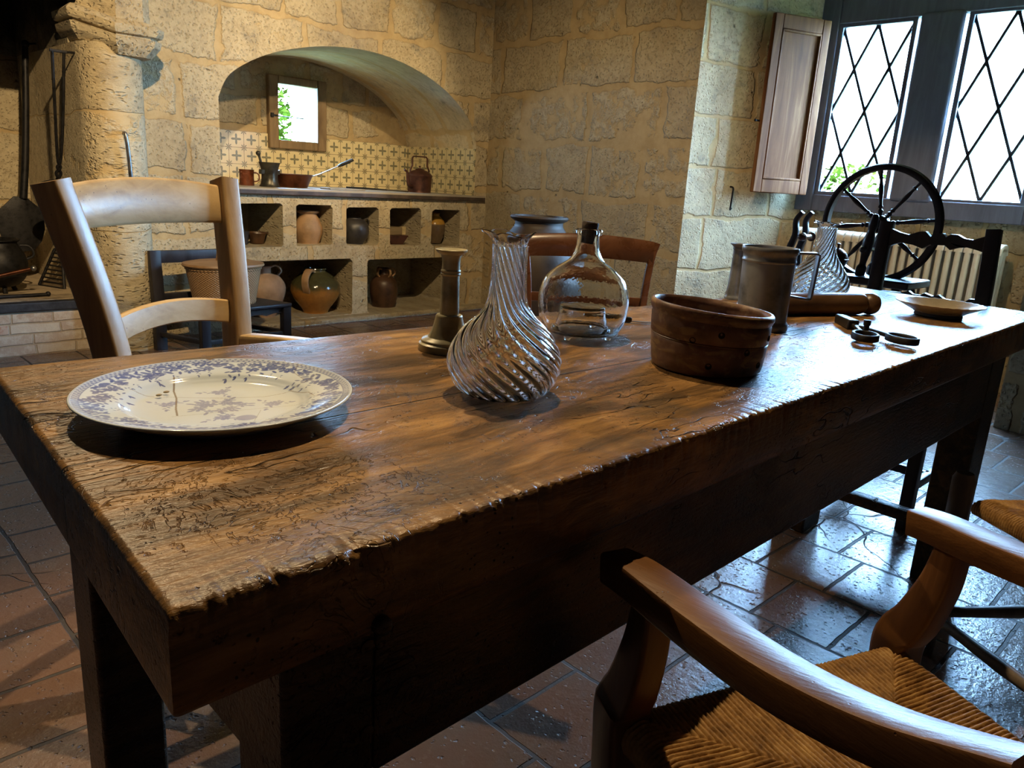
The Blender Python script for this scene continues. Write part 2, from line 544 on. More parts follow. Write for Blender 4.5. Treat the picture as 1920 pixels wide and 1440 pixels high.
# small niche window
M_frame = wood('weathered_window_oak', (.13, .085, .045), (.24, .165, .09), (.34, .25, .15), 'z', .6)
b = B()
for x0, x1, z0, z1 in ((FX0, 2.962, FZ0, 1.702), (3.292, FX1, FZ0, 1.702), (2.962, 3.292, FZ0, 1.243), (2.962, 3.292, 1.643, 1.702)):
    box(b, x0, x1, YK - .045, YK + .02, z0, z1)
w3 = struct('window_3', b, M_frame, smooth=30, bevel=.008)
def pane_mat():
    m = Mat('window_glass', rough=.02)
    nt = m.nt
    out = [n for n in nt.nodes if n.type == 'OUTPUT_MATERIAL'][0]
    tr = m.n('ShaderNodeBsdfTransparent'); tr.inputs[0].default_value = (.95, .97, .96, 1)
    gl = m.n('ShaderNodeBsdfGlossy'); gl.inputs['Roughness'].default_value = .03
    lw = m.n('ShaderNodeLayerWeight'); lw.inputs[0].default_value = .5
    fr = (E(nt, lw.outputs['Facing']) ** 5) * .85 + .03
    mx = m.n('ShaderNodeMixShader')
    nt.links.new(fr.k, mx.inputs[0]); nt.links.new(tr.outputs[0], mx.inputs[1]); nt.links.new(gl.outputs[0], mx.inputs[2])
    nt.links.new(mx.outputs[0], out.inputs[0])
    nt.nodes.remove(m.p)
    return m.m
M_pane = pane_mat()
b = B(); box(b, 2.962, 3.292, YK + .004, YK + .008, 1.243, 1.643)
struct('pane', b, M_pane, w3, smooth=0)
M_iron = plain('black_iron', (.022, .021, .022), .5, .6, .4, 30, .25)
b = B()
tube(b, [(3.0, YK + .2, 1.24), (3.0, YK + .2, 1.65)], .005, 8)
tube(b, [(2.955, YK + .2, 1.43), (3.30, YK + .2, 1.425)], .004, 8)
struct('window_bar', b, M_iron, w3)
b = B(); box(b, 2.893, 2.915, YK - .058, YK - .045, 1.40, 1.43); box(b, 2.893, 2.95, YK - .056, YK - .047, 1.41, 1.42)
struct('window_latch', b, M_iron, w3)

# counter slab of the stew stove
M_slate = plain('dark_stone_edge', (.085, .062, .045), .6, 0, .5, 14, .4, .006)
def counter_mat():
    m = Mat('counter_stone', rough=.45)
    P = m.co(); _, y, z = m.xyz(P)
    a = m.noise(P, 9, 5)
    top = m.mix(a, (.30, .26, .20), (.46, .41, .33))
    edge = m.mix(a.ss(.4, .65), (.055, .038, .028), (.12, .085, .06))
    m.color(m.mix((z - .026).ss(0, .006), edge, top))
    m.bump(a + m.noise(P, 60, 3) * .3, .3, .005)
    return m.m
b = B()
prism(b, [(2.135, 4.712), (4.280, 4.718), (4.280, 4.752), (4.182, 4.752), (4.182, YK), (2.117, YK), (2.117, 4.752), (2.135, 4.752)], (0, 0, .868), (1, 0, 0), (0, 1, 0), (0, 0, .042))
ct = obj('stove_counter', b, counter_mat(), smooth=30, bevel=.006)
tag(ct, 'dark edged stone counter slab running through the arched niche above the pot holes', 'counter')

# window wall, embrasure and window
b = B()
prof = [(2.86, 0), (YB, 0), (YB, ZC), (-2.7, ZC), (-2.7, 0), (.91, 0), (.91, 2.62), (2.86, 2.62)]
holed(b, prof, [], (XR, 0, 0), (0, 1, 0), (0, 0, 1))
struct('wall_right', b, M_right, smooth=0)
XW, YL, YRr = 5.12, 2.495, 1.06
b = B()
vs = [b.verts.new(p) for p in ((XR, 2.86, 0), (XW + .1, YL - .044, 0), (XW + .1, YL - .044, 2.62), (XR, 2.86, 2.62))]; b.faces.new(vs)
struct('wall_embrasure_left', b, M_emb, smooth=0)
b = B()
vs = [b.verts.new(p) for p in ((XR, .91, 0), (XW + .1, YRr + .018, 0), (XW + .1, YRr + .018, 2.62), (XR, .91, 2.62))]; b.faces.new(vs)
struct('wall_embrasure_right', b, M_emb, smooth=0)
b = B()
vs = [b.verts.new(p) for p in ((XR, .91, 2.62), (XW + .1, YRr, 2.62), (XW + .1, YL, 2.62), (XR, 2.86, 2.62))]; b.faces.new(vs)
struct('ceiling_embrasure', b, M_emb, smooth=0)
b = B()
holed(b, [(YRr - .05, 0), (YL + .05, 0), (YL + .05, 1.0), (YRr - .05, 1.0)], [], (XW + .02, 0, 0), (0, 1, 0), (0, 0, 1))
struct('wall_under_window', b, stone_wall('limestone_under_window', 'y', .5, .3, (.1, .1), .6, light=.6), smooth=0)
M_casing = wood('glare_tinted_window_oak', (.075, .078, .110), (.12, .125, .175), (.18, .185, .245), 'z', .45, 1, .1, .0, .5)  # blue-grey lift in this colour stands in for glare around the window
b = B()
for y0, y1, z0, z1 in ((2.385, YL + .01, .97, 2.62), (YRr - .01, 1.165, .97, 2.62), (1.165, 2.385, .97, 1.075), (1.165, 2.385, 2.115, 2.62)):
    box(b, XW - .03, XW + .05, y0, y1, z0, z1)
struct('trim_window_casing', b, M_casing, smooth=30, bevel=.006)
b = B(); box(b, XW - .045, XW + .065, 1.655, 1.895, 1.06, 2.13)
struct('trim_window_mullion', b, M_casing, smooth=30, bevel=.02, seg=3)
M_lead = plain('lead_came', (.05, .055, .065), .45, .5, .3, 30, .1)
def casement(name, y0, y1, z0, z1):
    b = B(); t = .022
    for a0, a1, c0, c1 in ((y0 - .02, y0 + .008, z0 - .02, z1 + .02), (y1 - .008, y1 + .02, z0 - .02, z1 + .02), (y0, y1, z0 - .02, z0 + .006), (y0, y1, z1 - .006, z1 + .02)):
        box(b, XW - .02, XW + .03, a0, a1, c0, c1)
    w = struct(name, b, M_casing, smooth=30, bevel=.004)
    b = B(); box(b, XW + .006, XW + .010, y0, y1, z0, z1)
    struct('pane', b, M_pane, w, smooth=0)
    b = B()
    W, H = y1 - y0, z1 - z0
    def seg(u0, v0, u1, v1):
        sweep(b, [(XW + .008, y0 + W * u0, z0 + H * v0), (XW + .008, y0 + W * u1, z0 + H * v1)], (.022, .018), (1, 0, 0))
    for s in (0, 1):
        f = (lambda u: u) if s == 0 else (lambda u: 1 - u)
        seg(f(0), .5, f(.5), 1); seg(f(0), 0, f(1), 1); seg(f(.5), 0, f(1), .5)
    struct('lattice', b, M_lead, w, smooth=40)
    return w
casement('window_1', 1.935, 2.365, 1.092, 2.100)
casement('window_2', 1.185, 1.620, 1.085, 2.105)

# shutter folded back against the embrasure
M_shut = wood('aged_shutter_oak', (.05, .018, .007), (.17, .065, .026), (.42, .22, .10), 'z', .55, .8, .12, .35, .07, 0, 12)
hx, hy = 5.035, 2.43; ux, uy = -.912, .410; nx, ny = -.410, -.912
SW, SZ0, SZ1 = .425, 1.065, 2.125
def sp(a, n, z): return Vector((hx + ux * a + nx * n, hy + uy * a + ny * n, z))
sh = thing('window_shutter', 'brown panelled wooden shutter folded open against the bright stone left of the lattice window', 'shutter', sp(SW / 2, 0, SZ0))
def sbox(bm, a0, a1, n0, n1, z0, z1):
    hexa(bm, [sp(a0, n0, z0), sp(a1, n0, z0), sp(a1, n1, z0), sp(a0, n1, z0), sp(a0, n0, z1), sp(a1, n0, z1), sp(a1, n1, z1), sp(a0, n1, z1)])
b = B(); fw = .062
sbox(b, 0, fw, 0, .034, SZ0, SZ1); sbox(b, SW - fw, SW, 0, .034, SZ0, SZ1)
sbox(b, fw, SW - fw, 0, .033, SZ0, SZ0 + .085); sbox(b, fw, SW - fw, 0, .033, SZ1 - .085, SZ1)
obj('shutter_frame', b, M_shut, sh, 30, .006)
b = B(); sbox(b, fw, SW - fw, .006, .020, SZ0 + .085, SZ1 - .085)
obj('shutter_panel', b, M_shut, sh, 30)
b = B()
for a0, a1, z0, z1 in ((fw, fw + .014, SZ0 + .085, SZ1 - .085), (SW - fw - .014, SW - fw, SZ0 + .085, SZ1 - .085), (fw, SW - fw, SZ0 + .085, SZ0 + .099), (fw, SW - fw, SZ1 - .099, SZ1 - .085)):
    sbox(b, a0, a1, .018, .036, z0, z1)
obj('moulding', b, M_shut, sh, 30, .005)
b = B(); q = sp(SW + .004, .012, 1.50)
tube(b, [q, q + Vector((ux * .025, uy * .025, 0))], .006, 8); ball(b, q + Vector((ux * .03, uy * .03, 0)), .009, 8)
obj('shutter_pin', b, M_iron, sh)
# catch under it on the stone
b = B()
cx_, cy_ = 4.62, 2.722
tube(b, spline([(cx_, cy_ + .03, 1.09), (cx_ - .012, cy_ - .02, 1.085), (cx_ - .02, cy_ - .028, 1.05), (cx_ - .02, cy_ - .025, .97), (cx_ - .012, cy_ - .02, .945), (cx_, cy_ - .02, .955)], 5), .006, 8)
tag(obj('shutter_hook', b, M_iron), 'thin iron hook hanging on the stone just below the folded shutter', 'hook')

# remaining walls
b = B(); holed(b, [(-2.7, 0), (6.0, 0), (6.0, ZC), (-2.7, ZC)], [], (-2.6, 0, 0), (0, 1, 0), (0, 0, 1))
M_gloom = plain('dark_unseen_wall', (.06, .045, .035), .8, 0, .3, 3, .1)  # dark tone set to cut bounce light from these unseen walls
struct('wall_left', b, M_gloom, smooth=0)
b = B(); holed(b, [(-2.7, 0), (5.0, 0), (5.0, ZC), (-2.7, ZC)], [], (0, -2.6, 0), (1, 0, 0), (0, 0, 1))
struct('wall_front', b, M_gloom, smooth=0)

# ------------------------------------------------------------------ fireplace
b = B(); holed(b, [(-2.7, 0), (1.45, 0), (1.45, ZC), (-2.7, ZC)], [], (0, 5.74, 0), (1, 0, 0), (0, 0, 1))
struct('wall_fireplace_back', b, M_fire, smooth=0)
# rounded jamb: half round nose then straight cheek
pc, pr = (1.462, 4.60), .158
ol = [(pc[0] - pr * math.cos(rad(a)), pc[1] - pr * math.sin(rad(a))) for a in range(0, 181, 10)]
ol = [(1.304, 5.74)] + ol + [(1.62, YB + .02), (1.62, 5.74)]
b = B()
for zz in [0] : prism(b, ol, (0, 0, 0), (1, 0, 0), (0, 1, 0), (0, 0, 1.60))
def jamb_mat():
    return M_pillar
struct('wall_fireplace_jamb', b, stone_wall('limestone_jamb', 'y', 30, .62, (.1, .59), .22, light=1.1, pit=1.5, ms=.008,
       soot=lambda m, x, y, z, big, mid: ((y - 4.75).ss(0, .5) * (z + (big - .5) * .6 - 1.45).ss(0, .5)) * .85), smooth=35)
# capital: polygonal block with two mouldings
def cap_ring(off, z):
    x0, x1, y0 = 1.318 - off, 1.640 + off, 4.425 - off
    ch = .140 + off * .5
    zl = z + (.060 if z < 2 else 0)
    return [(x0, y0 + ch, zl), (x0 + ch, y0, z), (x1 - .05, y0, z), (x1, y0 + .05, z), (x1, 4.80, z), (x0, 4.80, zl)]
b = B()
loft(b, [cap_ring(o, z) for o, z in ((-.035, 1.545), (0.0, 1.550), (.020, 1.580), (.034, 1.600), (.040, 1.632), (.022, 1.637), (.022, 1.645), (.042, 1.650), (.050, 1.665), (.052, 1.690), (.030, 1.712), (.005, 1.716), (.0, 1.722), (0, 3.1))])
struct('trim_capital', b, stone_wall('limestone_capital', 'x', 30, 3.0, (.4, .4), .10, light=1.02, pit=1.2, ms=.008,
       soot=lambda m, x, y, z, big, mid: (mid + big * .6 - .86).ss(0, .2) * .45), smooth=25, bevel=.006)
b = B(); box(b, -2.6, 1.30, 4.44, 4.70, 1.81, ZC)
struct('trim_fireplace_lintel', b, M_fire, smooth=30, bevel=.02)
b = B(); box(b, 1.304, 1.62, 4.70, 5.74, 1.60, ZC)
struct('wall_fireplace_hood', b, M_fire, smooth=30)
# raised hearth
M_brick = Mat('hearth_brick', rough=.9)
def hb(m):
    P = m.co(); x, y, z = m.xyz(P)
    uv = m.warp(m.vec(x + y * .7, z, y), 5, .02, 2)
    br = m.n('ShaderNodeTexBrick', offset=.45, squash=.8, squash_frequency=3)
    m.link(uv, br.inputs['Vector'])
    for k, v in (('Scale', 1.0), ('Mortar Size', .006), ('Mortar Smooth', .5), ('Brick Width', .235), ('Row Height', .057)): br.inputs[k].default_value = v
    br.inputs['Color1'].default_value = (0, 0, 0, 1); br.inputs['Color2'].default_value = (1, 1, 1, 1)
    t = E(m.nt, br.outputs['Color']); f = E(m.nt, br.outputs['Fac']); n = m.noise(P, 22, 5, .65)
    c = m.mix(t, (.46, .34, .25), (.62, .53, .42)); c = m.mix(t.gt(.93), c, (.42, .15, .07))
    c = m.mix(n.ss(.4, .62) * .6, c, (.66, .60, .50)); m.color(m.mix(f * .7, c, (.40, .31, .20)))
    m.bump(n * .6 - f * .8, .7, .012)
    return m.m
hb(M_brick)
b = B(); box(b, -2.6, 1.300, 4.615, 5.74, 0, .236)
struct('trim_hearth_base', b, M_brick.m, smooth=30)
b = B(); box(b, -2.6, 1.2999, 4.66, 5.74, .236, .284)
struct('trim_hearth_top', b, plain('hearth_ashlar', (.42, .33, .22), .85, 0, .4, 9, .5, .01), smooth=30)
b = B(); box(b, -2.6, 1.292, 4.595, 4.66, .236, .282)
struct('trim_hearth_edge', b, plain('sooty_hearth_edge', (.035, .035, .040), .6, .2, .9, 20, .4, .006, dark=(.012, .012, .014)), smooth=30, bevel=.006)
# ================================================================== TABLE
def table_mat(name='worn_walnut_top', dark=1.0, top=True):
    m = Mat(name, rough=.34)
    m.p.inputs['Specular IOR Level'].default_value = .36
    P = m.co()
    w = m.warp(P, 3.2, .10, 3)
    g = m.mapv(w, (.11, 1, 1))
    a = m.noise(g, 34, 6, .62, .8)
    bgr = m.noise(m.mapv(w, (.30, 1, 1)), 7, 4, .6)
    fine = m.noise(m.mapv(P, (.05, 1, 1)), 260, 3, .6)
    cloud = m.noise(P, 5.5, 5, .62)
    f = a * .55 + bgr * .45 + fine * .10 - .05
    d = dark
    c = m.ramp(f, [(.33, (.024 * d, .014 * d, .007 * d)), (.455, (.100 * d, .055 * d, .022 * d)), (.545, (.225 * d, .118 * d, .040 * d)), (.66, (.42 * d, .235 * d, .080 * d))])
    grime = cloud.ss(.50, .68)
    c = m.mix(grime * .62, c, (.060 * d, .040 * d, .022 * d))
    pits = m.voro(m.warp(P, 30, .02), 120).ss(.09, .20, 1, 0) * m.noise(P, 8, 3).ss(.50, .60)
    # checks that follow the grain
    ck = m.noise(m.mapv(m.warp(P, 9, .05, 2), (.16, 1, 1)), 26, 2, .5)
    crack = ((ck - .5).abs().ss(0.0, .012, 1, 0)) * m.noise(P, 3.1, 2).ss(.52, .62)
    dents = m.noise(P, 60, 4, .7).ss(.60, .72) * m.noise(P, 2.6, 2).ss(.44, .60)
    c = m.mix((pits * .8).max(crack * .9), c, (.012, .007, .004))
    x, y, z = m.xyz(P)
    scr = (m.noise(m.mapv(m.warp(P, 5, .3, 2), (1, 1, 1)), 44, 3, .6) - .5).abs().ss(0, .02, 1, 0) * m.noise(P, 4.2, 3).ss(.50, .62)
    grit = m.noise(m.mapv(P, (.35, 1, 1)), 190, 4, .65)
    hh = a * .30 + fine * .18 + grit * .30 + cloud * .35 - pits * 1.0 - crack * 1.3 - dents * .8 - scr * .55
    if top:
        # open joint between the two planks (local y)
        jn = (y + .060 + (x * .9).sin() * .012 + (m.noise(P, 2, 2) - .5) * .02).abs().ss(0.0008, .0024, 1, 0)
        c = m.mix(jn * .9, c, (.010, .006, .004))
        hh = hh - jn * 1.3
    m.color(c)
    m.rough((.25 + a * .12 + grime * .08 + pits * .3 + dents * .12).clamp())
    m.bump(hh, .9, .0048)
    return m.m
M_top = table_mat()
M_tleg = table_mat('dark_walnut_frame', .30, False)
TT = .76
tb = thing('dining_table', 'massive long dark walnut table with a thick scarred top in the middle of the room', 'table', (1.4, .83, 0))
def tcorner(s, t):
    """s along the length 0..1, t across 0 near..1 far"""
    y = (1 - s) * (.470 + t * .755) + s * (.497 + t * .611)
    x = (1 - s) * (.162 + t * .045) + s * (2.685 + t * .050)
    return x, y
b = B()
NS = 1000
r = .013
tsec = [(1.0, -.085), (1.0, -.012), (.996, -.004), (.985, 0)] + [(.97 - .02 * i, 0) for i in range(47)] + [(.020, 0), (.0105, 0), (.0062, -.0006), (.0034, -.0022), (.0012, -.0048), (.0002, -.0085), (0, -.016), (0, -.030), (0, -.055), (.0015, -.078), (.006, -.084), (.012, -.0855), (.5, -.0855), (.98, -.0855)]
chips = [(.030, .020, .010), (.062, .016, .013), (.075, .008, .008), (.131, .010, .006), (.20, .012, .005), (.245, .02, .006), (.31, .014, .006), (.40, .03, .005)]
rings = []
svals = []
for i in range(NS + 1):
    svals.append((i / NS) ** 1.25)
e0 = [(0, .010, .010), (.0012, .005, .005), (.0028, .0015, .0015)]
for i, s in enumerate(svals):
    ring = []
    ins = 0.0
    dist_end = s * 2.52
    for (t, dz) in tsec:
        x, y = tcorner(s, t)
        z = dz
        # rounding at the left end
        if dist_end < .007:
            k = math.sqrt(max(0, 1 - ((.007 - dist_end) / .007) ** 2))
            z = dz - (1 - k) * .006 if dz > -.04 else dz + (1 - k) * .005
        # wear along the near edge
        if t < .05 and dz > -.03:
            n1 = mnoise.noise(Vector((x * 26, 3.1, 0))) ; n2 = mnoise.noise(Vector((x * 150, 7.7, dz * 120))); n3 = mnoise.noise(Vector((x * 420, 1.7, dz * 300))); n4 = mnoise.noise(Vector((x * 60, 9.1, 2)))
            wob_ = max(0, n1) * .0020 + max(0, n2) * .0026 * (1 + max(0, n4) * 1.5) + max(0, n3) * .0016 + max(0, n4 - .25) * .008
            fall = max(0, 1 - t / .05)
            for (cs, cw, cd) in chips:
                q = math.exp(-((s - cs) / (cw * .16)) ** 2) * max(0, .45 + 1.1 * mnoise.noise(Vector((x * 130, dz * 90, cs * 40))))
                wob_ += q * cd * (.7 + .5 * n2)
            y += wob_ * fall * (1.0 if dz < -.001 else .7)
            z -= wob_ * fall * .55
        if dz == 0:
            z += mnoise.noise(Vector((x * 2.5, y * 3, .3))) * .0012
        ring.append(Vector((x + mnoise.noise(Vector((y * 14, dz * 20, 5))) * .002 * max(0, 1 - dist_end / .05), y, TT + z)))
    rings.append(ring)
loft(b, rings)
obj('tabletop', b, M_top, tb, smooth=50)
# frame
def yap(x): return .495 + (x - .3) / 2.1 * .020
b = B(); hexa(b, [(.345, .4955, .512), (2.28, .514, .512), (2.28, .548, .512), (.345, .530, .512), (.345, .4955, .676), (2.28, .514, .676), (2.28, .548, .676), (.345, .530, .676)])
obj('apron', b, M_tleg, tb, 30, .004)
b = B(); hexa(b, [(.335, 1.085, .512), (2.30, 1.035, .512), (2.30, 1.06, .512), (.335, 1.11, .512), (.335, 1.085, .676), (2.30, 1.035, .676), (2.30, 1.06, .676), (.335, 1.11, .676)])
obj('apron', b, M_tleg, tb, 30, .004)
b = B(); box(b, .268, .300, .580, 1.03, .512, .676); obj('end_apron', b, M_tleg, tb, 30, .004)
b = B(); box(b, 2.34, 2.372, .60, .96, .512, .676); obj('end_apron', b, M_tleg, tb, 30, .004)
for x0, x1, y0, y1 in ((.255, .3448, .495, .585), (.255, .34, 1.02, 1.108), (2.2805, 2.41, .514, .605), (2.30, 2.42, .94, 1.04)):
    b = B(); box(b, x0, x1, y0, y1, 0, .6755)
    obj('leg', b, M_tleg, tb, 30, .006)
b = B(); sweep(b, [(2.365, .60, .15), (2.37, .945, .15)], (.045, .035), (1, 0, 0)); obj('stretcher', b, M_tleg, tb)
b = B(); sweep(b, [(.30, .58, .15), (.30, 1.025, .15)], (.045, .035), (1, 0, 0)); obj('stretcher', b, M_tleg, tb)
b = B(); lathe(b, smoothprof([(.0001, .011), (.006, .0105), (.0085, .006), (.0085, -.01)], 3), (.332, .4735, .685), 14, (0, -1, 0)); obj('peg', b, M_tleg, tb)
for z in (.650, .562):
    b = B(); lathe(b, [(.0001, .003), (.007, .002), (.008, -.004)], (.335, .495, z), 14, (0, -1, 0)); obj('peg', b, M_tleg, tb)

# ================================================================== CHAIRS
M_light = wood('pale_fruitwood', (.30, .18, .075), (.54, .365, .17), (.70, .52, .28), 'x', .36, 1.0, .12, .7, .5)
M_lightz = wood('pale_fruitwood_post', (.20, .11, .042), (.40, .25, .11), (.58, .41, .21), 'z', .38, 1.0, .12, .7, .5)
M_brown = wood('polished_brown_beech', (.055, .022, .007), (.135, .058, .018), (.24, .115, .038), 'y', .36, 1.0, .4, .4, .32)
M_brownz = wood('polished_brown_beech_post', (.055, .022, .007), (.12, .050, .016), (.21, .095, .032), 'z', .32, 1.0, .12, .4, .5)
M_mahog = wood('red_mahogany', (.070, .026, .012), (.16, .062, .027), (.27, .115, .05), 'x', .26, .7, .05, .0, .5, .35)
M_ebony = wood('blackened_oak', (.010, .010, .014), (.020, .019, .026), (.042, .038, .048), 'z', .38, 1, .12, 0, .5)
M_dark = wood('dark_carved_oak', (.016, .010, .012), (.034, .021, .022), (.065, .038, .035), 'z', .34, 1, .1, 0, .5)
def straw_mat():
    m = Mat('rush_straw', rough=.6)
    m.p.inputs['Specular IOR Level'].default_value = .3
    P = m.co(); uv = m.co('UV'); u, v, _ = m.xyz(uv)
    n = m.noise(P, 26, 4, .6); f = m.noise(m.mapv(P, (1, 1, 1)), 160, 3, .6)
    c = m.ramp(n * .6 + f * .4, [(.3, (.115, .052, .014)), (.5, (.30, .155, .045)), (.72, (.50, .30, .10))])
    m.color(m.mix(u.ss(.0, .55) * .75, (.035, .016, .006), c) if False else c)
    m.bump(f, .35, .003)
    return m.m
M_straw = straw_mat()
def rush_seat(name, P, parent, N=46, thick=.034, res=300, amp=.0034):
    """P: front-left, front-right, back-right, back-left corners (Vectors)"""
    g = np.linspace(0, 1, res)
    U, V = np.meshgrid(g, g, indexing='ij')           # U left->right, V front->back
    A = [np.array(p) for p in P]
    XY = (A[0][None, None] * ((1 - U) * (1 - V))[..., None] + A[1][None, None] * (U * (1 - V))[..., None]
          + A[2][None, None] * (U * V)[..., None] + A[3][None, None] * ((1 - U) * V)[..., None])
    dfr, dbk, dl, dr = V, 1 - V, U, 1 - U
    fb = np.minimum(dfr, dbk) < np.minimum(dl, dr) * 1.0
    coord = np.where(fb, U, V)
    rng = np.random.RandomState(3)
    jit = rng.uniform(-.18, .18, (N + 2,))
    ph = coord * N + np.interp(np.minimum(np.minimum(dfr, dbk), np.minimum(dl, dr)) * 30, np.arange(16), rng.uniform(-.10, .10, 16))
    strand = np.abs(np.sin(np.pi * ph)) ** .7
    mitre = np.abs(np.minimum(dfr, dbk) - np.minimum(dl, dr))
    groove = np.exp(-(mitre / .008) ** 2) * .0022
    d = np.minimum(np.minimum(dfr, dbk), np.minimum(dl, dr))
    edge = np.clip(1 - d / .05, 0, 1)
    z = strand * amp * (1 + jit[np.clip(ph.astype(int), 0, N + 1)]) - groove - (1 - np.sqrt(1 - edge ** 2 + 1e-9)) * thick * .8
    z += .006 * np.sin(np.pi * d * 2) * -1
    XY = XY.copy(); XY[..., 2] += z
    # strands bulge past the rail
    cen = XY.mean((0, 1))
    bul = (edge > .7) * strand * .0025
    dirv = XY[..., :2] - cen[:2]; dirv /= np.linalg.norm(dirv, axis=2, keepdims=True) + 1e-9
    XY[..., :2] += dirv * bul[..., None]
    off = np.array(org(parent))
    verts = (XY - off).reshape(-1, 3)
    idx = np.arange(res * res).reshape(res, res)
    faces = np.stack([idx[:-1, :-1], idx[1:, :-1], idx[1:, 1:], idx[:-1, 1:]], -1).reshape(-1, 4)
    border = np.concatenate([idx[:, 0], idx[-1, 1:], idx[-2::-1, -1], idx[0, -2:0:-1]])
    low = verts[border].copy(); cz = (cen - off)
    low[:, 2] = (A[0][2] - off[2]) - thick
    low[:, :2] += (cz[:2] - low[:, :2]) * .012
    nb = len(border); o0 = len(verts)
    allv = np.concatenate([verts, low])
    fl = [tuple(int(q) for q in f) for f in faces]
    for i in range(nb):
        j = (i + 1) % nb
        fl.append((int(border[j]), int(border[i]), o0 + i, o0 + j))
    fl.append(tuple(o0 + i for i in range(nb - 1, -1, -1)))
    me = bpy.data.meshes.new(name)
    me.from_pydata([tuple(p) for p in allv], [], fl)
    me.update()
    me.shade_smooth(); me.set_sharp_from_angle(angle=rad(70))
    me.materials.append(M_straw)
    o = bpy.data.objects.new(name, me); COL.objects.link(o); o.parent = parent
    return o
def fr2(yaw):
    f = Vector((math.cos(rad(yaw)), math.sin(rad(yaw)), 0))
    return f, Vector((f.y, -f.x, 0))        # facing, right-hand side (e)

# ---- pale ladder-back armchair on the far side, left
ch = thing('ladder_back_armchair', 'pale wooden ladder-back armchair with two curved slats behind the table at left', 'chair', (.62, 1.45, 0))
f, e = Vector((.41, -.91, 0)), Vector((.91, .41, 0))
def rz(v, a):
    c, s = math.cos(rad(a)), math.sin(rad(a)); return Vector((v.x * c - v.y * s, v.x * s + v.y * c, 0))
PA = spline([(.455, 1.50, 0), (.470, 1.462, .25), (.468, 1.462, .45), (.432, 1.480, .75), (.372, 1.500, 1.003)], 8)
PBp = spline([(.755, 1.66, 0), (.742, 1.618, .25), (.738, 1.608, .45), (.745, 1.626, .75), (.762, 1.700, 1.012)], 8)
for P, a in ((PA, 10), (PBp, -12)):
    b = B(); sweep(b, P, lambda t: (.043, .060 - .008 * t), rz(e, a), .30)
    obj('back_post', b, M_lightz, ch, 50)
def at_z(P, z):
    for p, q in zip(P[:-1], P[1:]):
        if p.z <= z <= q.z: return p.lerp(q, (z - p.z) / (q.z - p.z))
    return P[-1]
def slat(name, zA0, zA1, zB0, zB1, arch_t, arch_b, bow, mat=M_light, th=.017):
    b = B(); rings = []
    n = 28
    for i in range(n + 1):
        t = i / n
        lo = at_z(PA, zA0).lerp(at_z(PBp, zB0), t); hi = at_z(PA, zA1).lerp(at_z(PBp, zB1), t)
        k = 4 * t * (1 - t)
        lo = lo + Vector((0, 0, arch_b * k)) - f * (bow * k); hi = hi + Vector((0, 0, arch_t * k)) - f * (bow * k)
        nrm = f * th / 2
        up = (hi - lo)
        ring = [lo + nrm * .5, lo + up * .06 + nrm, lo + up * .5 + nrm * 1.15, lo + up * .94 + nrm, hi + nrm * .5, hi - nrm * .5, lo + up * .94 - nrm, lo + up * .5 - nrm, lo + up * .06 - nrm, lo - nrm * .5]
        rings.append(ring)
    loft(b, rings)
    return obj(name, b, mat, ch, 45)
slat('back_slat', .922, .992, .922, .998, .018, .004, .022)
slat('back_slat', .712, .757, .706, .757, .020, .022, .020)
FLp, FRp = Vector((.600, 1.245, 0)), Vector((.945, 1.275, 0))
for q in (FLp, FRp):
    b = B(); tube(b, [q, q + Vector((0, 0, .30)), q + Vector((0, 0, .655))], lambda t: .021 - .003 * t, 12)
    obj('front_leg', b, M_lightz, ch)
for P, q in ((PA, FLp), (PBp, FRp)):
    s0 = at_z(P, .675) + f * .02
    b = B(); sweep(b, spline([s0, s0.lerp(q + Vector((0, 0, .675)), .5) + Vector((0, 0, .004)), q + Vector((0, 0, .660)) + f * .01], 6), (.042, .024), e, .5)
    obj('arm', b, M_light, ch)
for z, (p0, p1) in ((.20, (FLp, FRp)), (.16, (at_z(PA, .16), at_z(PBp, .16))), (.18, (FLp, at_z(PA, .18))), (.18, (FRp, at_z(PBp, .18)))):
    b = B(); a0 = Vector((p0.x, p0.y, z)); a1 = Vector((p1.x, p1.y, z)); tube(b, [a0, a1], .011, 10); obj('stretcher', b, M_lightz, ch)
rush_seat('seat', [FLp + Vector((0, 0, .45)), FRp + Vector((0, 0, .45)), at_z(PBp, .45) + Vector((0, 0, 0)), at_z(PA, .45)], ch, 40, .035, 90)

# ---- brown rush armchair on the near side
ac = thing('rush_armchair', "brown wooden armchair with a woven rush seat at the table's near side", 'chair', (.78, .18, 0))
f, e = fr2(69)
fl, frr = Vector((.650, .438, 0)), Vector((1.062, .277, 0))
bl, brr = Vector((.530, .050, 0)), Vector((.875, -.088, 0))
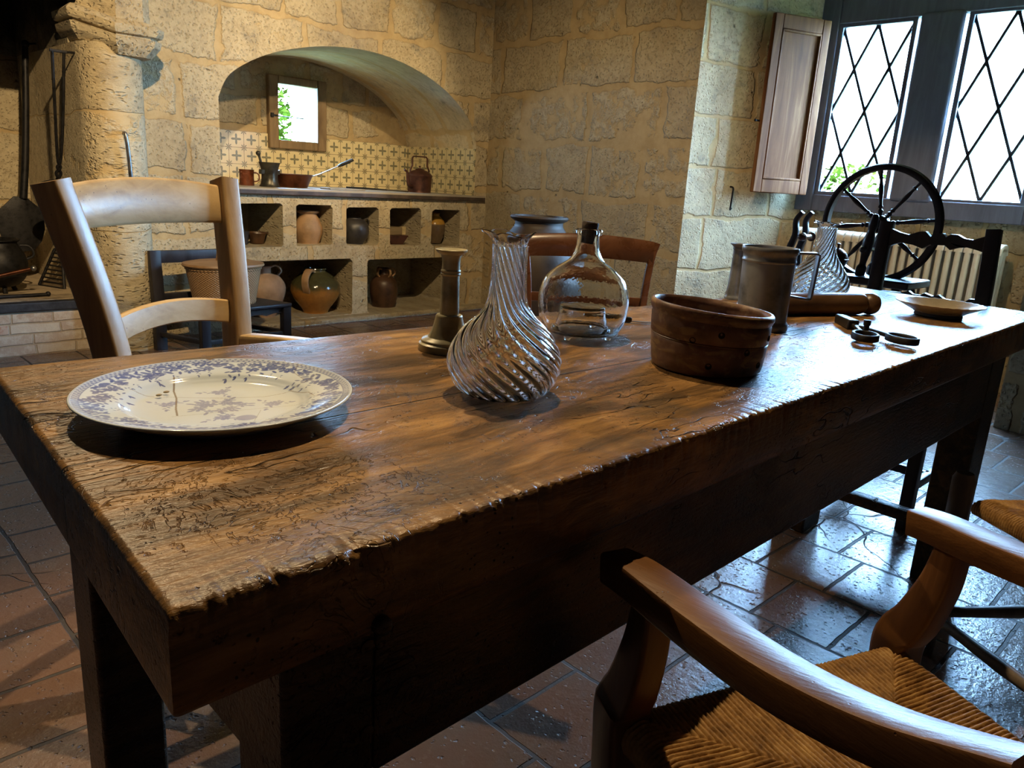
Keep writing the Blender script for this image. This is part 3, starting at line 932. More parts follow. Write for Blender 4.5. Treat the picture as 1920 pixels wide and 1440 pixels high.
# front posts run on upward as shaped arm supports
def support(base, top, sgn):
    z = lambda p, h: Vector((p.x, p.y, h))
    pts = spline([z(base, 0), z(base, .22), z(base, .40), z(base, .47) , base.lerp(top, .42) + Vector((0, 0, .51)), base.lerp(top, .85) + Vector((0, 0, .57)), z(top, .624)], 7)
    n = len(pts)
    def sz(t):
        h = pts[min(int(t * (n - 1) + .5), n - 1)].z
        if h < .36: return (.044, .044)
        if h < .48: return (.044 + (h - .36) * .10, .050)
        return (.042 - (h - .48) * .05, max(.056 - (h - .48) * .16, .034))
    b = B(); sweep(b, pts, sz, e, .3)
    obj('front_leg', b, M_brownz, ac, 50)
support(fl, Vector((.632, .402, 0)), -1)
support(frr, Vector((1.060, .236, 0)), 1)
for q, tp in ((bl, Vector((.525, .035, 0)) - f * .085), (brr, Vector((.880, -.105, 0)) - f * .085)):
    b = B(); sweep(b, spline([q - f * .03, q + Vector((0, 0, .25)), q + Vector((0, 0, .46)), q.lerp(tp, .4) + Vector((0, 0, .72)), tp + Vector((0, 0, 1.0))], 7), (.036, .040), e, .4)
    obj('back_post', b, M_brownz, ac, 50)
arm1 = spline([(.655, .473, .632), (.640, .425, .638), (.612, .335, .640), (.580, .235, .648), (.552, .140, .668), (.536, .050, .698)], 8)
arm2 = spline([(1.083, .292, .634), (1.070, .256, .638), (1.046, .190, .640), (1.010, .100, .648), (.950, .010, .668), (.880, -.075, .698)], 8)
for P in (arm1, arm2):
    b = B(); sweep(b, P, lambda t: (.040 + .010 * math.sin(PI * min(1, t * 1.1)), .036), e, .22)
    obj('arm', b, M_brown, ac, 40)
rush_seat('seat', [fl + Vector((-.012, .006, .462)), frr + Vector((.006, .008, .462)), brr + Vector((.01, -.012, .455)), bl + Vector((-.012, -.008, .455))], ac, 68, .036, 520, .0046)
for z, p0, p1 in ((.13, fl, frr), (.21, fl, bl), (.21, frr, brr), (.17, bl, brr), (.30, fl, frr)):
    b = B(); tube(b, [p0 + Vector((0, 0, z)), p0.lerp(p1, .5) + Vector((0, 0, z)), p1 + Vector((0, 0, z))], lambda t: .010 + .003 * math.sin(PI * t), 10)
    obj('stretcher', b, M_brownz, ac)
for z in (.62, .78, .93):
    q0 = bl.lerp(Vector((.525, .035, 0)) - f * .085, max(0, (z - .46) / .54)); q1 = brr.lerp(Vector((.880, -.105, 0)) - f * .085, max(0, (z - .46) / .54))
    b = B(); sweep(b, spline([q0 + Vector((0, 0, z)), q0.lerp(q1, .5) - f * .025 + Vector((0, 0, z + .01)), q1 + Vector((0, 0, z))], 8), (.016, .07), f, .3); obj('back_slat', b, M_brown, ac)

# ---- second rush chair farther along the near side
rc = thing('rush_side_chair', 'grey-brown rush seated chair behind the armchair arm at the right edge', 'chair', (1.86, .15, 0))
f, e = fr2(52)
M_greyw = wood('greyed_oak', (.065, .045, .030), (.13, .095, .065), (.22, .17, .12), 'z', .45, 1, .1, .3)
c0 = Vector((1.895, .432, 0)); c1 = c0 + e * .43; c2 = c0 + e * .39 - f * .38; c3 = c0 + e * .04 - f * .38
for q in (c0, c1):
    b = B(); tube(b, [q + Vector((.012, .006, 0)), q + Vector((0, 0, .2)), q + Vector((0, 0, .455)), q + Vector((0, 0, .470))], [.018, .021, .025, .018], 14); obj('front_leg', b, M_greyw, rc)
for q in (c2, c3):
    b = B(); tube(b, spline([q - f * .02, q + Vector((0, 0, .45)), q - f * .06 + Vector((0, 0, .92))], 6), .018, 12); obj('back_post', b, M_greyw, rc)
S0 = Vector((1.812, .388, .447))
rush_seat('seat', [S0, S0 + e * .44, S0 + e * .41 - f * .38, S0 + e * .03 - f * .38], rc, 64, .036, 380, .0042)
for z, p0, p1 in ((.115, c0, c1), (.105, c0, c3), (.115, c1, c2), (.25, c0, c1), (.2, c3, c2)):
    b = B(); tube(b, [p0 + Vector((0, 0, z)), p0.lerp(p1, .5) + Vector((0, 0, z)), p1 + Vector((0, 0, z))], lambda t: .011 + .005 * math.sin(PI * t), 10); obj('stretcher', b, M_greyw, rc)
for z in (.62, .80):
    t = (z - .45) / .47
    q0 = c3 - f * .06 * t; q1 = c2 - f * .06 * t
    b = B(); sweep(b, [q0 + Vector((0, 0, z)), q0.lerp(q1, .5) - f * .02 + Vector((0, 0, z + .01)), q1 + Vector((0, 0, z))], (.014, .07), f, .3); obj('back_slat', b, M_greyw, rc)

# ---- mahogany chair on the far side, middle
mc = thing('mahogany_chair', 'red-brown mahogany chair with a curved crest rail behind the corked glass bottle', 'chair', (2.05, 1.70, 0))
f, e = Vector((-.707, -.707, 0)), Vector((.707, -.707, 0))
L0, R0 = Vector((1.958, 1.938, 0)), Vector((2.278, 1.618, 0))
for q, sg in ((L0, -1), (R0, 1)):
    pts = spline([q - f * .02 - Vector((0, 0, 0)), q + f * .03 + Vector((0, 0, .25)), q + f * .045 - e * sg * .02 + Vector((0, 0, .46)), q + f * .03 - e * sg * .022 + Vector((0, 0, .64)), q - e * sg * .005 + Vector((0, 0, .80)), q - f * .012 + e * sg * .012 + Vector((0, 0, .862))], 7)
    b = B(); sweep(b, pts, lambda t: (.024, .038 - .010 * t), e, .4); obj('back_post', b, M_mahog, mc, 50)
b = B(); rings = []
for i in range(31):
    t = i / 30; k = 4 * t * (1 - t)
    p = L0.lerp(R0, t) - f * (.045 * k - .01); zt = .866 + .012 * k; zb = .794 + .004 * k
    d = f * .011
    rings.append([p + d * .6 + Vector((0, 0, zb)), p + d * .9 + Vector((0, 0, (zt + zb) / 2 - .01)), p + d * .5 + Vector((0, 0, zt - .012)), p - d * .8 + Vector((0, 0, zt + .002)), p - d * 2.0 + Vector((0, 0, zt - .004)), p - d * 2.1 + Vector((0, 0, zt - .016)), p - d * 1.0 + Vector((0, 0, zt - .026)), p - d * .6 + Vector((0, 0, zb))])
loft(b, rings); obj('crest_rail', b, M_mahog, mc, 50)
b = B(); sweep(b, spline([L0 + f * .03 + e * .02 + Vector((0, 0, .655)), L0.lerp(R0, .5) + Vector((0, 0, .655)), R0 + f * .03 - e * .02 + Vector((0, 0, .655))], 8), (.016, .032), f, .4); obj('back_rail', b, M_mahog, mc)
ML, MR = L0 + f * .43 - e * .01, R0 + f * .43 + e * .01
b = B(); hexa(b, [tuple(q + Vector((0, 0, z))) for z in (.42, .465) for q in (ML, MR, R0 + f * .045 - e * .02, L0 + f * .045 + e * .02)]); obj('seat', b, M_mahog, mc, 40, .012, 3)
for q in (ML + e * .03 - f * .03, MR - e * .03 - f * .03):
    b = B(); lathe(b, smoothprof([(.012, 0), (.014, .08), (.019, .22), (.016, .34), (.022, .37), (.022, .425)], 4), q, 16); obj('front_leg', b, M_mahog, mc)

# ---- dark carved chair at the window end
cc = thing('carved_chair', 'nearly black oak chair with scalloped back rails at the window end of the table', 'chair', (2.85, .93, 0))
XC = 2.985
top = [(1.085, .961), (1.046, .948), (1.017, .943), (.984, .957), (.962, .959), (.943, .942), (.934, .954), (.904, .957), (.894, .945), (.880, .957), (.858, .957), (.835, .946), (.809, .944), (.770, .961)]
bot = [(1.09, .889), (1.060, .906), (1.039, .913), (.998, .909), (.964, .899), (.942, .915), (.893, .917), (.874, .903), (.850, .913), (.821, .917), (.786, .910), (.757, .901)]
b = B(); prism(b, top + bot[::-1], (XC - .012, 0, 0), (0, 1, 0), (0, 0, 1), (.024, 0, 0)); obj('crest_rail', b, M_dark, cc, 30, .003)
low = [(1.09, .735), (1.007, .737), (.979, .747), (.963, .737), (.938, .737), (.925, .747), (.899, .739), (.878, .747), (.859, .735), (.797, .731), (.780, .747), (.750, .748)]
b = B(); prism(b, low + [(.745, .69), (.80, .70), (.86, .685), (.92, .70), (.98, .685), (1.04, .70), (1.09, .69)], (XC - .022, 0, 0), (0, 1, 0), (0, 0, 1), (.022, 0, 0)); obj('back_rail', b, M_dark, cc, 30, .003)
for y0, y1 in ((1.104, 1.098), (.756, .738)):
    b = B(); sweep(b, spline([(XC - .01, y1, 0), (XC - .05, y1, .45), (XC - .02, y1, .73), (XC + .01, y0, .982)], 6), (.044, .040), (0, 1, 0), .2); obj('back_post', b, M_dark, cc, 40)
b = B(); box(b, 2.60, 2.955, .72, 1.12, .43, .465); obj('seat', b, M_dark, cc, 40, .01)
for y in (.745, 1.095):
    b = B(); sweep(b, [(2.625, y, 0), (2.625, y, .43)], (.04, .04), (0, 1, 0), .2); obj('front_leg', b, M_dark, cc)
    b = B(); sweep(b, [(2.625, y, .15), (2.955, y, .15)], (.025, .03), (0, 1, 0), .2); obj('stretcher', b, M_dark, cc)
b = B(); sweep(b, [(2.79, .745, .15), (2.79, 1.095, .15)], (.025, .03), (1, 0, 0), .2); obj('stretcher', b, M_dark, cc)

# ---- low black chair by the niche
lc = thing('low_chair', 'low black wooden chair with an open square back in front of the shelf recesses', 'chair', (1.88, 4.3, 0))
a0, a1 = Vector((1.585, 4.44, 0)), Vector((2.095, 4.49, 0)); g0, g1 = Vector((1.70, 4.10, 0)), Vector((2.215, 4.165, 0))
for q in (a0, a1):
    b = B(); sweep(b, [q, q + Vector((0, 0, .28)), q + Vector((0, .03, .555))], (.062, .045), (1, .1, 0), .15); obj('back_post', b, M_ebony, lc)
b = B(); sweep(b, [a0 + Vector((-.03, .028, .520)), a1 + Vector((.03, .028, .520))], (.068, .036), (0, 0, 1), .15); obj('back_rail', b, M_ebony, lc)
b = B(); sweep(b, [a0 + Vector((0, .01, .300)), a1 + Vector((0, .01, .300))], (.035, .03), (0, 0, 1), .15); obj('back_rail', b, M_ebony, lc)
b = B(); hexa(b, [tuple(q + Vector((0, 0, z))) for z in (.245, .270) for q in (g0 + Vector((-.03, -.03, 0)), g1 + Vector((.03, -.03, 0)), a1 + Vector((.03, -.02, 0)), a0 + Vector((-.03, -.02, 0)))]); obj('seat', b, M_ebony, lc, 40, .008)
for q in (g0, g1):
    b = B(); sweep(b, [q, q + Vector((0, 0, .246))], (.05, .05), (1, 0, 0), .15); obj('front_leg', b, M_ebony, lc)
def apron_sc(p0, p1):
    d = p1 - p0; L_ = d.length
    ol = [(0, .245), (L_, .245)] + [(L_ * (1 - i / 24), .200 + .012 * abs(math.sin(PI * i / 24 * 4))) for i in range(25)]
    b = B(); prism(b, ol, p0, d.normalized(), (0, 0, 1), Vector((-d.y, d.x, 0)).normalized() * .018); return b
obj('seat_rail', apron_sc(g0, g1), M_ebony, lc)
obj('seat_rail', apron_sc(a1, g1), M_ebony, lc)
for p0, p1 in ((g0, a0), (g1, a1), (g0, g1)):
    b = B(); sweep(b, [p0 + Vector((0, 0, .09)), p1 + Vector((0, 0, .09))], (.024, .03), (0, 0, 1), .15); obj('stretcher', b, M_ebony, lc)
# basket on it
M_wick = Mat('tan_wicker', rough=.65)
def wk(m):
    P = m.co(); x, y, z = m.xyz(P)
    t = y.atan2(x)
    wv = ((t * 60).sin() * ((z * 480).sin())) * .5 + .5
    n = m.noise(P, 12, 4)
    m.color(m.mix(wv.ss(.2, .7), m.mix(n, (.20, .105, .045), (.27, .15, .07)), m.mix(n, (.36, .215, .105), (.45, .28, .14))))
    m.bump(wv, .6, .006)
wk(M_wick)
M_wickp = wood('basket_willow', (.22, .12, .05), (.36, .21, .10), (.46, .29, .15), 'x', .5, 1, .1, 0)
bk = thing('lidded_basket', 'tan oval lidded basket with a hoop handle standing on the low black chair', 'basket', (1.90, 4.28, .271))
el = lambda r, z, th: (r * (1 - .22 * abs(math.sin(th)) ** 2), z)
b = B(); lathe(b, [(.0, .0), (.172, .0), (.178, .012), (.176, .020), (.205, .18), (.207, .195), (.213, .198), (.213, .208), (.205, .212)], (1.90, 4.28, .271), 72, None, el); obj('basket_body', b, M_wick.m, bk, 40)
b = B(); lathe(b, [(.222, .212), (.228, .220), (.224, .230), (.17, .240), (.0, .246)], (1.90, 4.28, .271), 72, None, el); obj('basket_lid', b, M_wickp, bk, 40)
b = B(); sweep(b, [Vector((1.93 + .07 * -math.cos(PI * i / 16), 4.27, .505 + .125 * math.sin(PI * i / 16))) for i in range(17)], (.026, .010), (0, 1, 0), .4); obj('basket_handle', b, M_wickp, bk)

# ================================================================== SPINNING WHEEL
M_wheel = wood('dark_turned_wood', (.014, .010, .012), (.028, .019, .021), (.055, .035, .035), 'x', .30, 1, .06, 0, .5)
sw = thing('spinning_wheel', 'dark wooden spinning wheel with turned spokes standing before the lattice window', 'spinning wheel', (3.55, 1.45, 0))
HX, HY, HZ = 3.56, 1.345, .957
b = B()
rp = [(.228, -.018), (.240, -.021), (.252, -.017), (.257, -.006), (.253, 0), (.257, .006), (.252, .017), (.240, .021), (.228, .018)]
lathe(b, rp, (HX, HY, HZ), 96, (1, 0, 0), caps=False)
bm_ = b
rowv = [v for v in b.verts]
n = 96
for i in range(n):
    j = (i + 1) % n
    b.faces.new((rowv[8 * n + i], rowv[8 * n + j], rowv[j], rowv[i]))
obj('wheel_rim', b, M_wheel, sw, 40)
b = B(); lathe(b, smoothprof([(.0001, -.045), (.016, -.044), (.02, -.03), (.036, -.022), (.038, 0), (.036, .022), (.02, .03), (.016, .044), (.0001, .045)], 3), (HX, HY, HZ), 24, (1, 0, 0)); obj('hub', b, M_wheel, sw)
for k in range(8):
    a = rad(8 + 45 * k)
    d = Vector((0, math.sin(a), math.cos(a)))
    b = B(); lathe(b, smoothprof([(.006, .03), (.010, .05), (.012, .058), (.006, .066), (.011, .075), (.007, .085), (.010, .13), (.0105, .155), (.006, .19), (.011, .197), (.006, .204), (.008, .230)], 3), (HX, HY, HZ), 12, d); obj('spoke', b, M_wheel, sw)
b = B(); hexa(b, [(3.40, 1.13, .700), (3.68, 1.13, .700), (3.68, 1.80, .700), (3.40, 1.80, .700), (3.40, 1.13, .733), (3.68, 1.13, .733), (3.68, 1.80, .733), (3.40, 1.80, .733)]); obj('bench', b, M_wheel, sw, 30, .008)
for sx in (-.062, .062):
    b = B(); lathe(b, smoothprof([(.018, -.02), (.022, .03), (.014, .05), (.020, .10), (.024, .15), (.016, .19), (.020, .22), (.012, .26), (.0001, .265)], 4), (HX + sx, HY + .025, .735), 16, (0, -.10, 1)); obj('wheel_post', b, M_wheel, sw)
for p0, p1 in (((3.47, 1.20, .70), (3.36, 1.10, 0)), ((3.65, 1.20, .70), (3.76, 1.10, 0)), ((3.56, 1.72, .70), (3.56, 1.86, 0))):
    p0, p1 = Vector(p0), Vector(p1); L_ = (p1 - p0).length
    b = B(); lathe(b, smoothprof([(.016, 0), (.022, L_ * .2), (.014, L_ * .3), (.024, L_ * .5), (.013, L_ * .75), (.018, L_ * .9), (.012, L_)], 4), p0, 14, p1 - p0); obj('leg', b, M_wheel, sw)
for sx in (-.05, .05):
    b = B(); sweep(b, spline([(HX + sx, 1.715, .73), (HX + sx, 1.720, .80), (HX + sx, 1.700, .88), (HX + sx, 1.705, .945), (HX + sx, 1.680, .985)], 6), lambda t: (.022, .036 - .018 * t), (1, 0, 0), .3); obj('maiden', b, M_wheel, sw)
b = B(); lathe(b, smoothprof([(.0001, -.075), (.012, -.07), (.02, -.045), (.012, -.03), (.012, .03), (.022, .045), (.0001, .06)], 4), (HX, 1.665, .872), 18, (1, 0, 0)); obj('bobbin', b, M_mahog, sw)
b = B(); tube(b, [(HX - .09, 1.36, .845), (HX + .09, 1.36, .845)], .009, 10); ball(b, (HX - .095, 1.362, .845), .014, 12); obj('tension_pin', b, M_wheel, sw)

# ================================================================== RADIATOR
M_rad = plain('cream_radiator_paint', (.74, .65, .51), .45, 0, .06, 6, .05)
rd = thing('radiator', 'cream column radiator under the lattice window behind the spinning wheel', 'radiator', (4.98, 1.79, 0))
nsec = 25; pitch = (2.405 - 1.18) / nsec
for i in range(nsec):
    y = 1.18 + pitch * (i + .5)
    b = B()
    for x in (4.925, 4.985, 5.045):
        tube(b, [(x, y, .13), (x, y, .815)], .0165, 10, side=(1, 0, 0))
    P = spline([(4.922, y, .80), (4.928, y, .832), (4.955, y, .846), (4.985, y, .848), (5.015, y, .846), (5.042, y, .832), (5.048, y, .80)], 4)
    sweep(b, P, (.044, .026), (0, 1, 0), .5)
    P = spline([(4.922, y, .16), (4.928, y, .125), (4.985, y, .110), (5.042, y, .125), (5.048, y, .16)], 4)
    sweep(b, P, (.044, .026), (0, 1, 0), .5)
    obj('section', b, M_rad, rd, 50)
for y in (1.20, 2.385):
    for x in (4.93, 5.04):
        b = B(); tube(b, [(x, y, 0), (x, y, .125)], .014, 10); obj('foot', b, M_rad, rd)
# ================================================================== THINGS ON THE TABLE
M_pewter = plain('old_pewter', (.27, .28, .30), .36, .55, .35, 14, .12, .002)
M_brass = plain('dull_brass', (.36, .315, .185), .40, .15, .35, 14, .12, .002)
M_steel = plain('worn_steel', (.30, .30, .31), .35, .9, .3, 20, .1)
M_black = plain('black_horn', (.012, .012, .014), .3, 0, .3, 30, .05)
M_cork = plain('old_cork', (.070, .045, .032), .8, 0, .5, 60, .4)
G_rib = glass('clear_blown_glass')
G_bot = glass('clear_bottle_glass', (.97, .985, .985), bump=True)

# ---- blue and white plate
PC = Vector((.375, .874, TT))
def plate():
    prof = smoothprof([(.0, .0075), (.050, .0072), (.088, .0085), (.100, .0125), (.108, .0175), (.118, .0200), (.135, .0225), (.150, .0262), (.1560, .0280), (.1578, .0272)], 12)
    # resample top evenly for the painted decoration
    arr = np.array(prof); seglen = np.r_[0, np.cumsum(np.hypot(*np.diff(arr, axis=0).T))]
    s = np.linspace(0, seglen[-1], 230)
    R = np.interp(s, seglen, arr[:, 0]); Z = np.interp(s, seglen, arr[:, 1])
    R[0] = 0.0004
    under = [(.1578, .0262), (.152, .0230), (.138, .0160), (.122, .0095), (.110, .0050), (.104, .0), (.098, .0), (.096, .004), (.0004, .004)]
    RR = np.r_[R, [q[0] for q in under]]; ZZ = np.r_[Z, [q[1] for q in under]]
    NTH = 900
    th = np.linspace(0, 2 * np.pi, NTH, endpoint=False)
    r2 = np.repeat(RR[:, None], NTH, 1).copy(); z2 = np.repeat(ZZ[:, None], NTH, 1).copy()
    # small chip in the far rim
    dth = np.abs(((th - rad(70)) + np.pi) % (2 * np.pi) - np.pi)
    chip = np.exp(-(dth / .022) ** 2)[None, :] * np.clip((RR - .150) / .008, 0, 1)[:, None]
    r2 -= chip * .0045; z2 -= chip * .001
    X = r2 * np.cos(th); Y = r2 * np.sin(th)
    n = len(RR)
    co = np.stack([X, Y, z2], -1).reshape(-1, 3)
    # ---------------- painted pattern
    ink = np.zeros((n, NTH)); pale = np.zeros((n, NTH)); brown = np.zeros((n, NTH))
    topmask = (np.arange(n) < 230)[:, None] & np.ones((1, NTH), bool)
    TH = np.broadcast_to(th, (n, NTH))
    def ell(cx, cy, a, b, rot, arr, val=1.0, soft=.18):
        c, s_ = math.cos(rot), math.sin(rot)
        m = (np.abs(X - cx) < max(a, b) * 1.3) & (np.abs(Y - cy) < max(a, b) * 1.3) & topmask
        if not m.any(): return
        dx, dy = X[m] - cx, Y[m] - cy
        q = np.sqrt(((dx * c + dy * s_) / a) ** 2 + ((-dx * s_ + dy * c) / b) ** 2)
        arr[m] = np.maximum(arr[m], val * np.clip((1 - q) / soft + .5, 0, 1))
    rs = np.random.RandomState(11)
    def leaf(x, y, ang, L, arr, val): 
        ell(x + math.cos(ang) * L * .5, y + math.sin(ang) * L * .5, L * .5, L * .21, ang, arr, val)
    def flower(x, y, r, arr, val, petals=5):
        a0 = rs.uniform(0, 6.28)
        for k in range(petals):
            a = a0 + k * 2 * math.pi / petals
            ell(x + math.cos(a) * r * .62, y + math.sin(a) * r * .62, r * .40, r * .30, a, arr, val * rs.uniform(.75, 1))
        ell(x, y, r * .22, r * .22, 0, arr, val)
    def sprig(x, y, ang, L, arr, val, nl=6):
        for k in range(nl):
            t = (k + .6) / nl
            sx, sy = x + math.cos(ang) * L * t, y + math.sin(ang) * L * t
            sd = 1 if k % 2 else -1
            leaf(sx, sy, ang + sd * rs.uniform(.6, 1.0), L * .34 * (1.1 - .4 * t), arr, val * rs.uniform(.8, 1))
        leaf(x + math.cos(ang) * L * .9, y + math.sin(ang) * L * .9, ang, L * .38, arr, val)
    NC = 14
    for k in range(NC):
        a = k * 2 * math.pi / NC + rs.uniform(-.05, .05)
        big = k % 2 == 0
        rc = .131 if big else .134
        for q in range(5 if big else 4):
            aa = a + rs.uniform(-.17, .17); rr = rc + rs.uniform(-.012, .012)
            flower(rr * math.cos(aa), rr * math.sin(aa), rs.uniform(.0060, .0086), ink, .95)
        for q in range(9):
            aa = a + rs.uniform(-.23, .23); rr = rc + rs.uniform(-.015, .012)
            leaf(rr * math.cos(aa), rr * math.sin(aa), rs.uniform(0, 6.28), rs.uniform(.007, .0105), ink, .9)
        for q in range(3 if big else 2):
            aa = a + (q - 1) * .13 + rs.uniform(-.03, .03)
            sprig(.119 * math.cos(aa), .119 * math.sin(aa), aa + math.pi + rs.uniform(-.5, .5), rs.uniform(.012, .022) if big else .011, ink, .95, 3)
        sprig(rc * math.cos(a), rc * math.sin(a), a + math.pi / 2 + rs.uniform(-.2, .2), .036, ink, .85, 7)
        sprig(rc * math.cos(a), rc * math.sin(a), a - math.pi / 2 + rs.uniform(-.2, .2), .036, ink, .85, 7)
    # centre bouquet, faded violet blue
    for q in range(20):
        aa = rs.uniform(0, 6.28); rr = .028 * math.sqrt(rs.uniform(0, 1))
        flower(rr * math.cos(aa) * 1.05, rr * math.sin(aa), rs.uniform(.005, .009), pale, .8)
        leaf(rr * math.cos(aa) * 1.25, rr * math.sin(aa) * 1.2, aa, .010, pale, .8)
    e_r = Vector((.863, -.505)); e_u = Vector((.505, .863))     # across / away as one sits before it
    def at(u, v): return (e_r.x * u + e_u.x * v, e_r.y * u + e_u.y * v)
    for u, v, ang in ((-.058, .004, 2.2), (.062, .002, -.3), (-.006, .056, .6), (.010, -.050, 3.3)):
        x, y = at(u, v)
        flower(x, y, .0095, pale, .9, 6); flower(x + .010, y + .004, .007, pale, .8)
        for q in range(3): sprig(x, y, ang + q * 2.1, .022, pale, .85, 4)
    x, y = at(.036, -.052); ell(x, y, .012, .0105, 0, pale, .75)
    # key band on the rim
    band = (r2 > .1475) & (r2 < .1545) & topmask
    band_pat = .40 + .6 * ((np.sin(TH * 130) * np.sin((r2 - .1475) / .007 * np.pi * 2)) > .15)
    ink = np.where(band, np.maximum(ink, band_pat * .75), ink)
    ring_ = (np.abs(r2 - .1468) < .0005) | (np.abs(r2 - .1551) < .0005)
    ink = np.where(ring_ & topmask, np.maximum(ink, .7), ink)
    # glued cracks
    def crack(p, w=.0006, val=.8):
        for (x0, y0), (x1, y1) in zip(p[:-1], p[1:]):
            dx, dy = x1 - x0, y1 - y0; L2 = dx * dx + dy * dy
            t = np.clip(((X - x0) * dx + (Y - y0) * dy) / L2, 0, 1)
            d = np.hypot(X - x0 - t * dx, Y - y0 - t * dy)
            m = (d < w) & topmask
            brown[m] = np.maximum(brown[m], val)
    crack([at(-.064, .090), at(-.060, .060), at(-.052, .030), at(-.046, -.012), at(-.040, -.040)], .0011, .95)
    crack([at(-.105, .035), at(-.06, .036), at(0, .030), at(.05, .034), at(.10, .060), at(.115, .085)], .0005)
    crack([at(-.045, -.044), at(.0, -.030), at(.06, -.012), at(.115, -.005)], .0004, .6)
    crack([at(.082, .050), at(.105, .020), at(.112, -.002), at(.125, .000)], .0006, .7)
    crack([at(.095, .155), at(.085, .10), at(.098, .07)], .0006, .7)
    crack([at(.05, -.022), at(.045, -.075), at(.05, -.10)], .0004, .5)
    base = np.array([.62, .70, .79]); blue = np.array([.008, .036, .27]); viol = np.array([.15, .17, .42]); br_ = np.array([.16, .10, .05])
    col = np.ones((n, NTH, 3)) * base
    col = col * (1 - ink[..., None] * .93) + blue * ink[..., None] * .93
    col = col * (1 - pale[..., None] * .85) + viol * pale[..., None] * .85
    col = col * (1 - brown[..., None] * .85) + br_ * brown[..., None] * .85
    cc4 = np.concatenate([col, np.ones((n, NTH, 1))], -1).reshape(-1, 4)
    idx = np.arange(n * NTH).reshape(n, NTH)
    nx = np.roll(idx, -1, 1)
    F = np.stack([idx[:-1], nx[:-1], nx[1:], idx[1:]], -1).reshape(-1, 4)
    F = F[:, ::-1]
    F = F[:, ::-1] if False else F
    me = bpy.data.meshes.new('plate')
    me.vertices.add(len(co)); me.vertices.foreach_set('co', co.ravel())
    nf = len(F)
    capA = idx[0]; capB = idx[-1]
    loops = np.concatenate([F.ravel(), capA, capB[::-1]])
    starts = np.concatenate([np.arange(nf) * 4, [nf * 4, nf * 4 + NTH]])
    me.loops.add(len(loops)); me.loops.foreach_set('vertex_index', loops.astype(np.int32))
    me.polygons.add(nf + 2); me.polygons.foreach_set('loop_start', starts.astype(np.int32))
    me.update(calc_edges=True); me.validate()
    ca = me.color_attributes.new('painting', 'FLOAT_COLOR', 'POINT')
    ca.data.foreach_set('color', cc4.astype(np.float32).ravel())
    bm = bmesh.new(); bm.from_mesh(me); bmesh.ops.recalc_face_normals(bm, faces=bm.faces[:]); bm.to_mesh(me); bm.free()
    me.shade_smooth(); me.set_sharp_from_angle(angle=rad(60))
    m = Mat('glazed_faience', rough=.10); m.p.inputs['Specular IOR Level'].default_value = .5
    at_ = m.n('ShaderNodeVertexColor'); at_.layer_name = 'painting'
    P = m.co()
    m.color(m.mix(m.noise(P, 14, 4).ss(.35, .7) * .16, at_.outputs[0], (.55, .50, .38)))
    m.bump(m.noise(P, 16, 2), .05, .004)
    me.materials.append(m.m)
    o = bpy.data.objects.new('dish_body', me); COL.objects.link(o)
    root = thing('plate', 'large white plate painted with blue flowers, cracked and mended', 'plate', PC)
    o.parent = root
    for u, v in ((-.066, .046), (-.072, .032)):
        x, y = at(u, v)
        b = B(); ball(b, (PC.x + x, PC.y + y, PC.z + .0115), .0026, 12, (1.5, .9, .55)); obj('repair_rivet', b, plain('rivet', (.34, .26, .15), .6), root)
plate()

# ---- ribbed carafes
def carafe(name, label, c, outer, wall, ribs, twist, amp, spout=None, seg=220):
    c = Vector(c)
    po = smoothprof(outer, 10)
    H = po[-1][1]
    def ph(z): return twist * z
    bm = B()
    rows = []
    def ringpts(r, z, a, inner):
        ring = []
        for i in range(seg):
            th = 2 * PI * i / seg
            w = (0.5 + .5 * math.cos(ribs * (th + ph(z)))) ** 1.5
            k = min(1, r / .03)
            rr = r + amp * k * (w - .4) * (0 if z > H - .016 or z < .002 else 1) * (-.30 if inner else 1)
            zz = z; 
            if z > H - .020:     # pulled, wavy lip
                f_ = (z - (H - .020)) / .020
                rr += f_ * (.0028 * math.cos(3 * th + 1.0) + .0012 * math.cos(5 * th))
                zz += f_ * f_ * .0030 * math.cos(3 * th + 2.2)
                if spout is not None:
                    d = math.cos(th - spout)
                    g_ = max(0, d) ** 14
                    g2_ = math.exp(-((((th - spout - .62) + PI) % (2 * PI) - PI) / .30) ** 2) + math.exp(-((((th - spout + .62) + PI) % (2 * PI) - PI) / .30) ** 2)
                    rr += f_ * (g_ * .008 - g2_ * .003); zz += f_ * (g_ * .006 - g2_ * .004)
            ring.append(bm.verts.new(c + Vector((rr * math.cos(th), rr * math.sin(th), zz))))
        return ring
    outer_rows = [ringpts(r, z, 0, False) for r, z in po if r > 1e-4]
    inn = []
    for r, z in po:
        if r > wall + .004: inn.append((r - wall, max(z, .006)))
    # keep the inside above the thick base
    inner_rows = [ringpts(r, z, 0, True) for r, z in inn if not (z <= .0061 and r > .03) or True]
    def bridge(a, b2):
        for i in range(seg):
            j = (i + 1) % seg; bm.faces.new((a[i], a[j], b2[j], b2[i]))
    for a, b2 in zip(outer_rows[:-1], outer_rows[1:]): bridge(a, b2)
    bridge(outer_rows[-1], inner_rows[-1])
    for a, b2 in zip(inner_rows[::-1][:-1], inner_rows[::-1][1:]): bridge(a, b2)
    bm.faces.new(outer_rows[0][::-1]); bm.faces.new(inner_rows[0])
    o = obj(name, bm, G_rib, None, 60)
    return tag(o, label, 'carafe', 'ribbed glass carafes on the table')
